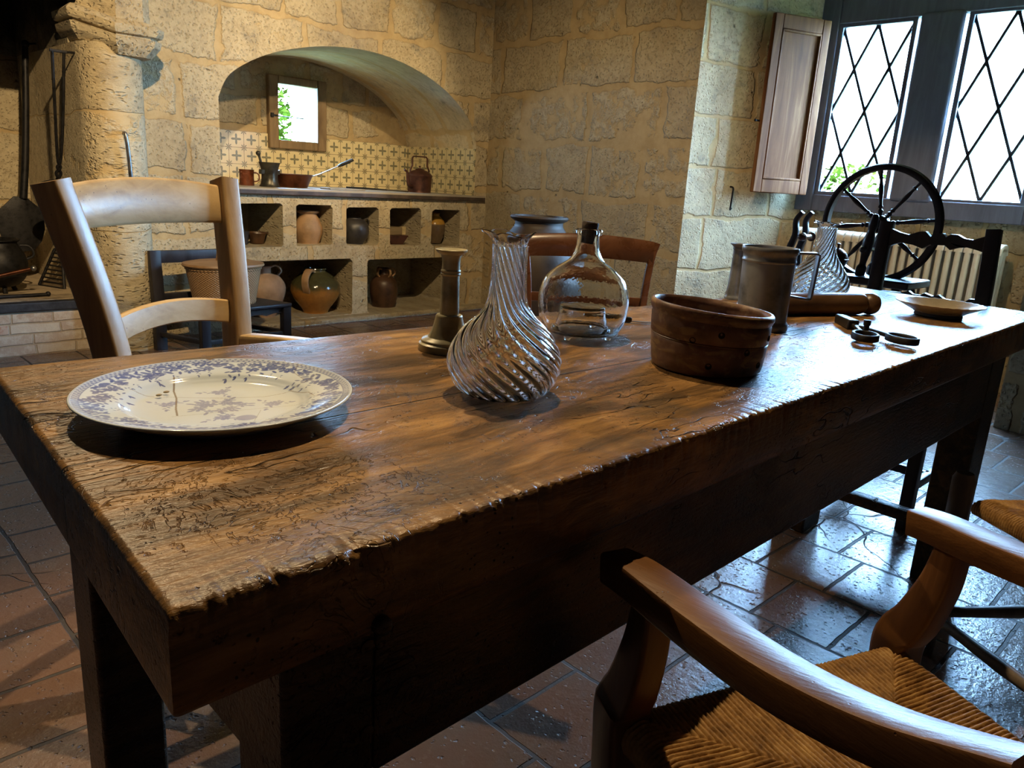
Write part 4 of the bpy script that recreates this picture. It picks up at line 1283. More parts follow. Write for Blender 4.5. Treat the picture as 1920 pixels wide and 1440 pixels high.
carafe('ribbed_carafe', 'clear twisted-rib glass carafe with a crimped lip standing nearest on the table', (.722, .742, TT + .0005),
       [(.032, .0), (.052, .0025), (.0665, .014), (.0755, .034), (.0772, .053), (.0700, .073), (.0574, .092), (.0385, .110), (.0282, .125), (.0246, .140), (.0232, .163), (.0226, .193), (.0228, .207), (.0250, .2135), (.0335, .2215)],
       .0032, 20, 16.0, .0032, rad(150))
carafe('ribbed_carafe', 'clear twisted-rib glass carafe behind the pewter tankard and rolling pin', (2.262, 1.000, TT + .0005),
       [(.036, .0), (.058, .002), (.074, .014), (.0835, .034), (.0835, .052), (.072, .078), (.054, .103), (.038, .128), (.029, .154), (.0255, .180), (.0262, .203), (.0290, .215), (.0390, .2235)],
       .0034, 20, -17.0, .0034, None, 180)
# ---- corked bottle
bc = Vector((1.146, .966, TT))
bt = thing('glass_bottle', 'round-bodied clear glass bottle with a narrow neck on tiny glass feet', 'bottle', bc)
bo = smoothprof([(.050, .0085), (.066, .0095), (.076, .018), (.0845, .038), (.0882, .064), (.0862, .090), (.0760, .115), (.0560, .1345), (.0360, .148), (.0260, .162), (.0222, .180), (.0210, .196), (.0214, .1965)], 6)
lip = [(.0250, .1975), (.0262, .2015), (.0258, .2065), (.0235, .2085)]
inner = [(.0165, .2085), (.0165, .196)] + smoothprof([(.0178, .182), (.0215, .163), (.0320, .1465), (.0530, .1315), (.0730, .113), (.0832, .089), (.0852, .064), (.0815, .039), (.073, .021), (.066, .014), (.0585, .0135)], 6)
punt = smoothprof([(.0530, .018), (.0465, .040), (.0440, .056), (.0400, .0615), (.0, .0625)], 4)
under = smoothprof([(.0, .0590), (.0380, .0580), (.0415, .053), (.0440, .038), (.0490, .014), (.050, .0085)], 4)
b = B(); lathe(b, under + bo + lip + inner + punt, bc, 128, caps=False); bmesh.ops.remove_doubles(b, verts=b.verts[:], dist=1e-5)
obj('bottle_body', b, G_bot, bt, 60)
for a in (15, 105, 195, 285):
    p = bc + Vector((.058 * math.cos(rad(a)), .058 * math.sin(rad(a)), 0))
    b = B(); lathe(b, smoothprof([(.0, .0), (.0055, .001), (.007, .005), (.006, .0095), (.0, .0105)], 3), p, 16); obj('glass_foot', b, G_bot, bt, 60)
b = B(); lathe(b, [(.0, -.024), (.0118, -.024), (.0154, .004), (.0164, .0135), (.0152, .0165), (.0, .017)], bc + Vector((.0005, 0, .205)), 24, (.10, -.06, 1))
tag(obj('cork_stopper', b, M_cork, None, 40), 'dark tapered cork pushed askew into the neck of the round glass bottle', 'cork')

# ---- candlesticks
cs = thing('brass_candlestick', 'tall dull brass candlestick with a stepped round foot left of the near glass carafe', 'candlestick', (.836, 1.000, TT), 'candlesticks on the table')
cpos = Vector((.836, 1.000, TT))
b = B(); lathe(b, [(.0, .0), (.0505, .0), (.0515, .003), (.0505, .012), (.0470, .0145), (.0465, .018), (.0440, .0205), (.036, .0225)] + smoothprof([(.035, .0235), (.0315, .030), (.0270, .042), (.0240, .054), (.0232, .0595)], 4) + [(.0215, .0615), (.0165, .0625)], cpos, 64); obj('foot', b, M_brass, cs, 35)
b = B(); lathe(b, [(.0160, .061), (.0163, .064)] + smoothprof([(.0166, .066), (.0158, .09), (.0150, .128)], 4) + [(.0164, .1295), (.0168, .1315), (.0158, .133), (.0165, .1345), (.0168, .1365), (.0160, .138), (.0152, .139), (.0150, .150), (.0156, .158), (.0180, .163)], cpos, 48); obj('stem', b, M_brass, cs, 35)
b = B(); lathe(b, [(.0165, .1625), (.0215, .165), (.0262, .1695), (.0268, .1715), (.0258, .1725), (.0180, .1705), (.0125, .1690), (.0118, .150), (.0, .150)], cpos, 48); obj('drip_pan', b, M_brass, cs, 35)
c2 = Vector((1.972, 1.108, TT))
ps = thing('pewter_candlestick', 'slim dark pewter candlestick half hidden behind the pewter tankard', 'candlestick', c2, 'candlesticks on the table')
b = B(); lathe(b, [(.0, .0), (.0270, .0), (.0275, .004), (.0265, .008)] + smoothprof([(.0252, .010), (.0215, .05), (.0190, .10), (.0185, .138)], 4) + [(.0200, .140), (.0198, .146)], c2, 40); obj('stem', b, M_pewter, ps, 35)
b = B(); lathe(b, [(.0190, .1455), (.0235, .150), (.0285, .154), (.0288, .156), (.020, .1555), (.0155, .153), (.0155, .14), (.0, .14)], c2, 40); obj('drip_pan', b, M_pewter, ps, 35)
b = B(); q = c2 + Vector((.020, -.012, .088)); tube(b, [q - Vector((.006, -.004, 0)), q + Vector((.008, -.005, 0))], .0035, 10); ball(b, q + Vector((.012, -.0075, 0)), .0075, 12); obj('slide_knob', b, M_black, ps)

# ---- brown crock with holes
M_crock = Mat('brown_salt_glaze', rough=.33)
def crk(m):
    P = m.co(); x, y, z = m.xyz(P)
    a = m.noise(P, 26, 5, .6); bb = m.noise(m.mapv(P, (1, 1, 2.2), rot=(.4, .2, .3)), 17, 3, .55, 1.2)
    c = m.ramp(a, [(.3, (.060, .030, .022)), (.5, (.130, .064, .042)), (.72, (.205, .115, .075))])
    c = m.mix(bb.ss(.52, .60) * .7, c, (.24, .155, .07))
    c = m.mix(m.noise(P, 60, 3).ss(.6, .7) * .5, c, (.24, .17, .11))
    m.color(c); m.rough((a * .3 + .30).clamp())
    rg = ((z + (a - .5) * .002) * 420).sin() * .12
    m.bump(a * .5 + bb * .3 + rg, .5, .003)
crk(M_crock)
kc = Vector((1.146, .682, TT))
kr = thing('brown_crock', 'squat brown glazed stoneware pot with small drain holes in its wall', 'pot', kc)
tdir = Vector((-.78, .62))
def ktilt(r, z, th):
    k = r * (math.cos(th) * tdir.x + math.sin(th) * tdir.y)
    zz = z * (1 + .75 * k) if z > .004 else z
    w = 1 + .012 * math.sin(2 * th + .6)
    return r * w, zz
b = B()
ok = [(.0, .0), (.088, .0), (.0925, .004), (.0945, .012), (.0965, .030), (.0985, .050), (.0975, .0512), (.0988, .0526), (.0975, .0540), (.0993, .0556), (.1005, .072), (.1010, .084), (.0998, .087), (.1018, .0905), (.1042, .096), (.1040, .102), (.1015, .1055), (.0978, .1058), (.0950, .102), (.0938, .094)]
ik = [(.0925, .06), (.0895, .02), (.086, .011), (.0, .009)]
lathe(b, ok + ik, kc, 96, None, ktilt); obj('crock_body', b, M_crock, kr, 50)
M_hole = plain('painted_hole_shade', (.010, .006, .004), .9, 0, .2)  # near-black discs stand in for the shade inside uncut drain holes
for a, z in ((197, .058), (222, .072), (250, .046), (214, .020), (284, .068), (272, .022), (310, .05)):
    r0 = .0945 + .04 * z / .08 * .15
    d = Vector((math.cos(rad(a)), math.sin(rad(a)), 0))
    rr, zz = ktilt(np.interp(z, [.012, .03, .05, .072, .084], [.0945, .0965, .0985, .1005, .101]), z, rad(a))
    b = B(); lathe(b, [(.0, -.0005), (.0036, -.0003), (.0040, .0006), (.0048, .0009), (.0056, -.001)], kc + d * (rr + .0004) + Vector((0, 0, zz)), 14, d, caps=False); obj('drain_hole_disc', b, M_hole, kr)

# ---- pewter tankard
tk = Vector((1.600, .826, TT))
tn = thing('pewter_tankard', 'tall grey pewter measure with a square handle behind the brown pot', 'tankard', tk)
b = B(); lathe(b, [(.0, .0), (.0575, .0), (.0592, .004), (.0590, .014), (.0560, .018), (.0545, .022)] + [(.0548, .06), (.0556, .10), (.0562, .148), (.0580, .150), (.0582, .153), (.0566, .156), (.0570, .166), (.0602, .170), (.0612, .178), (.0598, .1815), (.0570, .1805), (.0555, .172), (.0540, .10), (.0525, .02), (.0, .016)], tk, 72); obj('tankard_body', b, M_pewter, tn, 40)
hd = Vector((.70, -.714, 0))
hs = Vector((.714, .70, 0))
b = B(); sweep(b, [tk + hd * .052 + Vector((0, 0, .171)), tk + hd * .100 + Vector((0, 0, .1725)), tk + hd * .1065 + Vector((0, 0, .170)), tk + hd * .1060 + Vector((0, 0, .160)), tk + hd * .1020 + Vector((0, 0, .085)), tk + hd * .1010 + Vector((0, 0, .074)), tk + hd * .096 + Vector((0, 0, .071)), tk + hd * .052 + Vector((0, 0, .076))], (.020, .005), hs, .4); obj('handle', b, M_pewter, tn, 40)
b = B(); q = tk + hd * -.06 + Vector((0, 0, .05))

# ---- rolling pin
M_pin = wood('dark_rolling_pin', (.040, .020, .010), (.085, .045, .022), (.15, .085, .042), 'x', .36, 1, .08, 0)
ra = Vector((1.86, .862, TT + .0285)); rdv = Vector((.92, -.39, 0)).normalized()
rp_ = thing('rolling_pin', 'dark wooden rolling pin with a round knob end lying behind the tankard', 'rolling pin', (1.95, .86, TT))
b = B(); lathe(b, smoothprof([(.0, -.170), (.020, -.168), (.0275, -.155), (.0283, -.05), (.0283, .09), (.0270, .118), (.0215, .126)], 4) + [(.018, .127)], ra + Vector((.10, -.02, 0)), 40, rdv); obj('roller', b, M_pin, rp_, 40)
b = B(); lathe(b, smoothprof([(.015, .124), (.018, .130), (.0262, .140), (.0285, .152), (.0258, .165), (.0150, .173), (.0, .175)], 4), ra + Vector((.10, -.02, 0)), 32, rdv); obj('knob', b, M_pin, rp_, 40)

# ---- candle snuffer scissors
sc = thing('candle_snuffers', 'black iron scissor-shaped candle snuffers with two ring handles lying open on the table', 'candle snuffers', (1.77, .66, TT))
def Z(x, y, z): return Vector((x, y, TT + z))
pv = (1.778, .682)
for (rx, ry), sgn in (((1.664, .618), 1), ((1.712, .560), -1)):
    arm = part = None
    ax = Vector((pv[0] - rx, pv[1] - ry, 0)).normalized(); sx = Vector((-ax.y, ax.x, 0))
    b = B()
    ringp = [Z(rx, ry, .0135) + ax * (.036 * math.cos(t)) + sx * (.024 * math.sin(t)) for t in [2 * PI * i / 40 for i in range(40)]]
    fr_ = []
    rings = []
    for i, p in enumerate(ringp):
        t = (ringp[(i + 1) % 40] - ringp[i - 1]).normalized(); up = Vector((0, 0, 1)); s_ = t.cross(up)
        rings.append([p + s_ * x_ + up * y_ for x_, y_ in rrect(.0035, .0075, .8)])
    loft(b, rings, closed=True)
    sweep(b, spline([Z(rx, ry, .0125) + ax * .034, Z(*pv, .013) - ax * .02 + sx * .004 * sgn, Z(*pv, .012), Z(pv[0] + .045, pv[1] + .040 + .004 * sgn, .011)], 5), (.009, .009), (0, 0, 1), .5)
    obj('handle', b, M_iron, sc, 50)
b = B(); p0 = Z(1.793, .696, .012); dv = Vector((.75, .66, 0)).normalized(); sv = Vector((-dv.y, dv.x, 0))
hexa(b, [p0 - sv * .013 - Vector((0, 0, .0115)), p0 + dv * .10 - sv * .011 - Vector((0, 0, .0115)), p0 + dv * .10 + sv * .011 - Vector((0, 0, .0115)), p0 + sv * .013 - Vector((0, 0, .0115)),
         p0 - sv * .013 + Vector((0, 0, .012)), p0 + dv * .10 - sv * .011 + Vector((0, 0, .010)), p0 + dv * .10 + sv * .011 + Vector((0, 0, .010)), p0 + sv * .013 + Vector((0, 0, .012))]); obj('snuffer_box', b, M_iron, sc, 30, .003)
b = B(); lathe(b, [(.0, -.012), (.006, -.012), (.006, .018), (.0075, .019), (.0075, .030), (.0, .031)], Z(1.700, .632, .013), 14); obj('thumb_post', b, M_iron, sc)

# ---- table knife
kn = thing('table_knife', 'old table knife with a black handle lying between the round bottle and the brown pot', 'knife', (1.36, 1.01, TT))
kd = Vector((.69, -.724, 0)).normalized(); ks = Vector((-kd.y, kd.x, 0)); k0 = Vector((1.345, 1.030, TT + .0075))
b = B(); sweep(b, [k0 - kd * .075, k0 - kd * .070, k0, k0 + kd * .026, k0 + kd * .030], [(.012, .008), (.017, .013), (.015, .013), (.014, .012), (.010, .008)], ks, .5); obj('handle', b, M_black, kn, 50)
b = B(); prism(b, [(0, -.004), (.02, -.007), (.13, -.008), (.16, .002), (.15, .006), (0, .005)], k0 + kd * .028 - Vector((0, 0, .004)), kd, ks, (0, 0, .0016)); obj('blade', b, M_steel, kn, 30)

# ---- fluted dish
dc = Vector((2.285, .668, TT))
M_dish = plain('fluted_faience', (.56, .47, .33), .24, 0, .15, 14, .05, .002, dark=(.40, .32, .21))
ds = thing('fluted_dish', 'small brown-glazed fluted dish on a dark foot at the far window end of the table', 'dish', dc)
def flute(r, z, th):
    k = max(0, min(1, (r - .055) / .045))
    return r * (1 + .012 * k * math.cos(28 * th)), z + k * .0006 * math.cos(28 * th)
b = B(); lathe(b, smoothprof([(.0, .0125), (.050, .0125), (.062, .015), (.085, .026), (.103, .0345), (.1085, .0365)], 5) + [(.1095, .0355), (.1080, .0335)] + smoothprof([(.100, .030), (.080, .020), (.064, .0120), (.058, .010), (.0, .0095)], 4), dc, 168, None, flute); obj('bowl', b, M_dish, ds, 60)
b = B(); lathe(b, [(.0, 0), (.058, 0), (.060, .002), (.0585, .0115), (.0, .0115)], dc, 64); obj('foot_ring', b, plain('dark_foot', (.05, .036, .026), .4), ds, 40)
# ================================================================== POTS AND PANS
CT = .910
M_redware = plain('red_brown_glaze', (.16, .045, .018), .28, 0, .35, 12, .1)
M_copper = plain('tarnished_copper', (.16, .060, .030), .34, .85, .4, 10, .1)
M_copperd = plain('dull_copper', (.115, .050, .035), .45, .6, .4, 10, .1)
M_bronze = plain('grey_bronze', (.085, .078, .060), .38, .75, .4, 14, .15)
M_buff = plain('buff_earthenware', (.36, .215, .105), .6, 0, .25, 9, .2, .004)
M_pale = plain('pale_earthenware', (.40, .265, .165), .7, 0, .2, 7, .2, .004)
M_blackpot = plain('blackened_pottery', (.035, .031, .028), .42, 0, .4, 12, .15)
M_brownpot = plain('brown_pottery', (.075, .038, .020), .40, 0, .4, 10, .15)
def dipmat(name, c0, c1, zc, soft, wav, rough=.25):
    m = Mat(name, rough=rough); P = m.co(); x, y, z = m.xyz(P)
    n = m.noise(P, 14, 5, .65); n2 = m.noise(P, 40, 4)
    f = (z + (n - .5) * wav).ss(zc - soft, zc + soft)
    a = m.mix(n2, tuple(q * .6 for q in c0), tuple(min(1, q * 1.25) for q in c0)); c = m.mix(n2, tuple(q * .6 for q in c1), tuple(min(1, q * 1.25) for q in c1))
    m.color(m.mix(f, a, c)); m.bump(n, .15, .005)
    return m.m
def handle_arc(p0, p1, out, r, n=14, flat=1.0):
    """loop handle from p0 to p1 bulging along out"""
    p0, p1, out = Vector(p0), Vector(p1), Vector(out)
    mid = (p0 + p1) / 2
    return spline([p0, p0.lerp(mid, .25) + out * .75, mid + out * (p0 - p1).length * 0 + out, p1.lerp(mid, .25) + out * .75, p1], 6)

# counter top, left to right
p = Vector((2.455, 5.12, CT))
t = thing('glazed_mug', 'small red-brown glazed mug at the left end of the tiled counter', 'mug', p)
b = B(); lathe(b, [(.0, 0), (.046, 0), (.049, .004), (.047, .05), (.0485, .098), (.0505, .104), (.0480, .104), (.044, .05), (.042, .008), (.0, .007)], p, 40); obj('mug_body', b, M_redware, t, 40)
for d_, zz in ((Vector((.95, -.25, 0)), 1),):
    b = B(); sweep(b, handle_arc(p + d_ * .044 + Vector((0, 0, .088)), p + d_ * .044 + Vector((0, 0, .025)), d_ * .040, 0), (.016, .008), d_.cross(Vector((0, 0, 1))), .5); obj('handle', b, M_redware, t)
b = B(); ball(b, p + Vector((-.046, -.02, .085)), .009, 10); obj('lug', b, M_redware, t)
p = Vector((2.545, 4.97, CT))
t = thing('bronze_mortar', 'dark bronze mortar on the counter edge between mug and pan', 'mortar', p)
b = B(); lathe(b, smoothprof([(.0, 0), (.064, 0), (.066, .006), (.060, .018), (.054, .045), (.053, .075), (.056, .110), (.064, .142), (.070, .154)], 3) + [(.070, .159), (.064, .159), (.056, .140), (.048, .05), (.0, .03)], p, 48); obj('mortar_body', b, M_bronze, t, 40)
for s in (-1, 1):
    b = B(); q = p + Vector((s * .054, s * .02, .095)); sweep(b, [q, q + Vector((s * .028, s * .010, .002))], (.03, .024), (0, 0, 1), .4); obj('lug', b, M_bronze, t)
b = B(); lathe(b, smoothprof([(.0, -.13), (.016, -.125), (.016, -.10), (.009, -.06), (.008, .03), (.011, .045), (.016, .055), (.014, .068), (.0, .072)], 3), p + Vector((-.060, 0, .158)), 20, (-.33, -.05, 1))
tag(obj('pestle', b, M_bronze), 'bronze pestle leaning out of the dark mortar', 'pestle')
p = Vector((2.775, 5.10, CT))
t = thing('copper_pan', 'shallow copper frying pan with a long raised handle on the counter', 'pan', p)
b = B(); lathe(b, [(.0, 0), (.105, 0), (.112, .006), (.146, .085), (.150, .087), (.150, .090), (.143, .090), (.109, .010), (.0, .006)], p, 64); obj('pan_body', b, M_copper, t, 40)
hd_ = Vector((.97, -.24, 0)).normalized()
q0 = p + hd_ * .140 + Vector((0, 0, .078))
b = B(); sweep(b, [q0, q0 + hd_ * .06 + Vector((0, 0, .020)), q0 + hd_ * .20 + Vector((0, 0, .085))], (.020, .007), (-hd_.y, hd_.x, 0), .5)
obj('pan_handle', b, M_steel, t)
b = B(); sweep(b, [q0 + hd_ * .195 + Vector((0, 0, .083)), q0 + hd_ * .22 + Vector((0, 0, .095)), q0 + hd_ * .305 + Vector((0, 0, .135))], [(.022, .012), (.044, .022), (.046, .018)], (-hd_.y, hd_.x, 0), .5); obj('handle_grip', b, M_iron, t)
# flat tools on the counter
b = B(); box(b, 2.93, 3.22, 4.84, 4.98, CT, CT + .012)
tag(obj('slate_trivet', b, plain('pale_slate', (.34, .33, .30), .4, 0, .3, 8, .1), None, 30, .004), 'flat pale stone slab lying on the counter beside the copper pan', 'slab')
b = B(); sweep(b, [(3.10, 4.90, CT + .020), (3.25, 4.90, CT + .018), (3.42, 4.87, CT + .014)], [(.018, .012), (.022, .014), (.030, .010)], (0, 1, 0), .5); sweep(b, [(3.42, 4.87, CT + .013), (3.60, 4.85, CT + .008)], (.026, .006), (0, 1, 0), .4)
tag(obj('flat_iron_tool', b, M_iron), 'dark flat iron tool lying along the front of the counter before the kettle', 'tool')
# kettle
p = Vector((3.885, 5.08, CT))
t = thing('copper_kettle', 'dull copper kettle with a square bail handle at the right end of the counter', 'kettle', p)
b = B(); lathe(b, smoothprof([(.0, 0), (.088, 0), (.092, .006), (.096, .06), (.100, .118)], 3) + [(.104, .128)] + smoothprof([(.100, .136), (.080, .156), (.050, .170), (.030, .174)], 3) + [(.0, .176)], p, 56); obj('kettle_body', b, M_copperd, t, 40)
b = B(); lathe(b, [(.034, .172), (.036, .178), (.02, .184), (.008, .187), (.006, .196), (.010, .203), (.0, .207)], p, 24); obj('lid', b, M_copperd, t)
b = B(); tube(b, spline([p + Vector((-.085, -.02, .040)), p + Vector((-.125, -.03, .055)), p + Vector((-.140, -.034, .105)), p + Vector((-.150, -.037, .150)), p + Vector((-.180, -.044, .168))], 5), [.017 - .0005 * i for i in range(21)], 12); obj('spout', b, M_copperd, t)
b = B(); sweep(b, [p + Vector((-.088, 0, .135)), p + Vector((-.092, 0, .17)), p + Vector((-.074, 0, .205)), p + Vector((-.074, 0, .262)), p + Vector((-.060, 0, .275)), p + Vector((.060, 0, .275)), p + Vector((.074, 0, .262)), p + Vector((.074, 0, .205)), p + Vector((.094, 0, .17)), p + Vector((.088, 0, .135))], (.014, .010), (0, 1, 0), .4); obj('bail_handle', b, M_copperd, t)

# upper pot holes
p = Vector((2.325, 4.94, .535))
b = B(); lathe(b, [(.0, 0), (.034, 0), (.042, .06), (.047, .085), (.043, .085), (.036, .02), (.0, .012)], p, 32); tag(obj('clay_cup', b, M_blackpot, None, 40), 'small sooty clay cup at the far left of the first pot hole', 'cup')
p = Vector((2.445, 4.97, .535))
t = thing('clay_bowl', 'small dark footed bowl with side lugs in the first pot hole', 'bowl', p)
b = B(); lathe(b, [(.0, 0), (.040, 0), (.044, .006), (.052, .045), (.062, .070), (.060, .076), (.055, .074), (.045, .03), (.0, .02)], p, 36); obj('bowl_body', b, M_brownpot, t, 40)
for s in (-1, 1):
    b = B(); q = p + Vector((s * .058, 0, .066)); sweep(b, [q, q + Vector((s * .022, 0, .002))], (.028, .010), (0, 1, 0), .5); obj('lug', b, M_brownpot, t)
p = Vector((2.795, 4.91, .537))
b = B(); lathe(b, smoothprof([(.0, 0), (.070, 0), (.074, .005), (.088, .045), (.098, .085), (.096, .120), (.078, .165), (.062, .192), (.060, .205)], 4) + [(.074, .212), (.078, .219), (.074, .226), (.060, .226), (.052, .205), (.070, .15), (.0, .12)], p, 48)
tag(obj('earthenware_jar', b, M_buff, None, 40), 'tall buff earthenware jar filling the second pot hole', 'jar')
p = Vector((3.145, 4.87, .535))
t = thing('round_black_pot', 'round blackened pot with two ears in the third pot hole', 'pot', p)
b = B(); lathe(b, smoothprof([(.0, 0), (.060, 0), (.066, .006), (.096, .05), (.106, .095), (.098, .14), (.073, .168), (.050, .178), (.046, .184)], 4) + [(.052, .188), (.044, .186), (.04, .16), (.0, .15)], p, 48); obj('pot_body', b, M_blackpot, t, 40)
for s in (-1, 1):
    b = B(); sweep(b, handle_arc(p + Vector((s * .078, 0, .166)), p + Vector((s * .106, 0, .125)), Vector((s * .024, 0, .022)), 0), (.016, .010), (0, 1, 0), .5); obj('ear', b, M_blackpot, t)
p = Vector((3.475, 4.86, .53))
b = B(); hexa(b, [(p.x - .055, p.y - .05, p.z), (p.x + .065, p.y - .05, p.z), (p.x + .065, p.y + .05, p.z), (p.x - .055, p.y + .05, p.z), (p.x - .075, p.y - .065, p.z + .066), (p.x + .105, p.y - .065, p.z + .066), (p.x + .105, p.y + .065, p.z + .066), (p.x - .075, p.y + .065, p.z + .066)])
tag(obj('wooden_tray', b, M_copperd, None, 30, .004), 'small flared reddish box at the bottom of the fourth pot hole', 'box')
b = B(); box(b, 3.42, 3.545, 4.83, 4.93, .597, .655)
tag(obj('wooden_box', b, wood('drab_boxwood', (.10, .07, .03), (.17, .12, .06), (.24, .17, .09), 'x', .6), None, 30, .003), 'drab little wooden box set on the flared reddish one', 'box')
b = B(); box(b, 3.548, 3.585, 4.84, 4.87, .597, .658)
tag(obj('wax_block', b, plain('yellow_wax', (.50, .38, .18), .5), None, 30, .003), 'pale yellow upright block beside the drab little box', 'block')
p = Vector((3.935, 4.93, .525))
t = thing('dipped_jug', 'small brown jug with a yellow glazed shoulder in the fifth pot hole', 'jug', p)
M_dip = dipmat('yellow_dipped_jug', (.15, .10, .055), (.52, .28, .045), .150, .006, .012)
b = B(); lathe(b, smoothprof([(.0, 0), (.050, 0), (.054, .005), (.074, .06), (.084, .12), (.078, .165), (.054, .198), (.038, .212), (.036, .228)], 4) + [(.042, .233), (.036, .235), (.03, .21), (.0, .2)], p, 48); obj('jug_body', b, M_dip, t, 40)
b = B(); sweep(b, handle_arc(p + Vector((-.036, -.01, .222)), p + Vector((-.078, -.02, .15)), Vector((-.045, -.01, .012)), 0), (.018, .010), (.2, -1, 0), .5); obj('handle', b, M_blackpot, t)
# lower recesses
p = Vector((2.475, 4.95, .04))
t = thing('pale_amphora', 'big pale earthenware jar with a handled neck behind the lidded basket', 'jar', p)
b = B(); lathe(b, smoothprof([(.0, 0), (.070, 0), (.078, .006), (.118, .09), (.142, .170), (.138, .225), (.105, .272), (.060, .290), (.048, .300), (.048, .335)], 4) + [(.058, .342), (.050, .348), (.042, .32), (.0, .30)], p, 56); obj('jar_body', b, M_pale, t, 40)
for s in (-1, 1):
    b = B(); sweep(b, handle_arc(p + Vector((s * .048, 0, .335)), p + Vector((s * .098, 0, .272)), Vector((s * .045, 0, .025)), 0), (.020, .012), (0, 1, 0), .5); obj('handle', b, M_pale, t)
p = Vector((2.86, 4.93, .04))
t = thing('green_glazed_jug', 'large round jug glazed green over orange with a thick handle in the lower recess', 'jug', p)
M_gj = dipmat('green_over_orange_glaze', (.36, .155, .030), (.065, .060, .024), .175, .035, .11, .14)
b = B(); lathe(b, smoothprof([(.0, 0), (.082, 0), (.088, .006), (.100, .03), (.155, .105), (.176, .165), (.160, .225), (.110, .275), (.075, .295), (.072, .310)], 4) + [(.082, .316), (.080, .322), (.070, .322), (.062, .29), (.0, .26)], p, 64); obj('jug_body', b, M_gj, t, 40)
b = B(); sweep(b, spline([p + Vector((-.060, -.05, .305)), p + Vector((-.110, -.10, .315)), p + Vector((-.150, -.125, .270)), p + Vector((-.150, -.125, .205)), p + Vector((-.118, -.10, .150))], 6), (.050, .020), (.6, -.8, 0), .6); obj('handle', b, M_buff, t)
p = Vector((3.475, 4.96, .04))
t = thing('brown_jug', 'tall brown jug with a neck of open handles in the right lower recess', 'jug', p)
b = B(); lathe(b, smoothprof([(.0, 0), (.085, 0), (.090, .006), (.105, .08), (.108, .15), (.095, .200), (.060, .235), (.040, .25), (.036, .285)], 4) + [(.044, .292), (.036, .296), (.03, .26), (.0, .25)], p, 48); obj('jug_body', b, M_brownpot, t, 40)
for a in (200, 270, 340, 90):
    d_ = Vector((math.cos(rad(a)), math.sin(rad(a)), 0))
    b = B(); sweep(b, handle_arc(p + d_ * .036 + Vector((0, 0, .285)), p + d_ * .066 + Vector((0, 0, .232)), d_ * .03 + Vector((0, 0, .02)), 0), (.018, .010), (-d_.y, d_.x, 0), .5); obj('handle', b, M_buff, t)

# tall jar standing on the floor by the bare wall
p = Vector((3.42, 3.28, 0))
b = B(); lathe(b, smoothprof([(.0, 0), (.150, 0), (.160, .01), (.230, .25), (.270, .45), (.262, .60), (.215, .70), (.165, .765), (.148, .790), (.146, .815)], 5) + [(.170, .828), (.178, .840), (.170, .850), (.150, .850), (.135, .80), (.0, .70)], p, 72)
tag(obj('tall_storage_jar', b, plain('dark_brown_storage_jar', (.045, .028, .017), .6, 0, .4, 5, .15, .008), None, 40), 'tall dark brown storage jar standing on the floor behind the mahogany chair', 'jar')

# ================================================================== FIREPLACE TOOLS
p = Vector((.955, 5.02, .284))
t = thing('iron_cauldron', 'big sooty iron pot on three feet standing on the raised hearth', 'pot', p)
b = B(); lathe(b, smoothprof([(.0, .030), (.070, .034), (.118, .075), (.138, .140), (.128, .205), (.102, .250), (.094, .272)], 4) + [(.112, .285), (.108, .290), (.090, .275), (.12, .20), (.0, .10)], p, 56); obj('pot_body', b, M_iron, t, 40)
for a in (30, 150, 270):
    d_ = Vector((math.cos(rad(a)), math.sin(rad(a)), 0)); b = B(); tube(b, [p + d_ * .06 + Vector((0, 0, .045)), p + d_ * .085], .012, 8); obj('foot', b, M_iron, t)
b = B(); sweep(b, handle_arc(p + Vector((.102, -.03, .255)), p + Vector((.128, -.035, .18)), Vector((.045, -.012, .01)), 0), (.018, .012), (.3, 1, 0), .4); obj('ear', b, M_iron, t)
q = Vector((.93, 4.86, .415))
t = thing('copper_ladle', 'copper ladle handle lying across the front of the sooty iron pot', 'ladle', (.95, 4.83, .284))
b = B(); tube(b, [(.56, 4.80, .296), (.80, 4.815, .375), (1.06, 4.835, .428)], .011, 10); obj('handle', b, M_copper, t)
b = B(); ball(b, (1.078, 4.836, .431), .016, 12); obj('knob', b, M_steel, t)
b = B(); tube(b, [(.55, 4.745, .295), (1.11, 4.765, .295)], .010, 10); ball(b, (1.12, 4.766, .298), .014, 12)
tag(obj('iron_poker', b, M_iron), 'iron poker with a bright knob lying flat on the hearth edge', 'poker')
# gridiron leaning on the cheek
t = thing('gridiron', 'small black slotted grate leaning inside the fireplace at the foot of the stone cheek', 'grate', (1.24, 5.08, .284))
G0, G1, GT0, GT1 = Vector((1.180, 5.20, .286)), Vector((1.262, 5.00, .286)), Vector((1.272, 5.165, .50)), Vector((1.285, 5.07, .50))
for a_, c_ in ((G0, GT0), (G1, GT1)):
    b = B(); tube(b, [a_, c_], .009, 8); obj('side_bar', b, M_iron, t)
for i in range(10):
    k = i / 9
    b = B(); sweep(b, [G0.lerp(GT0, k), G1.lerp(GT1, k)], (.008, .012), (0, 0, 1), .3); obj('slat', b, M_iron, t)
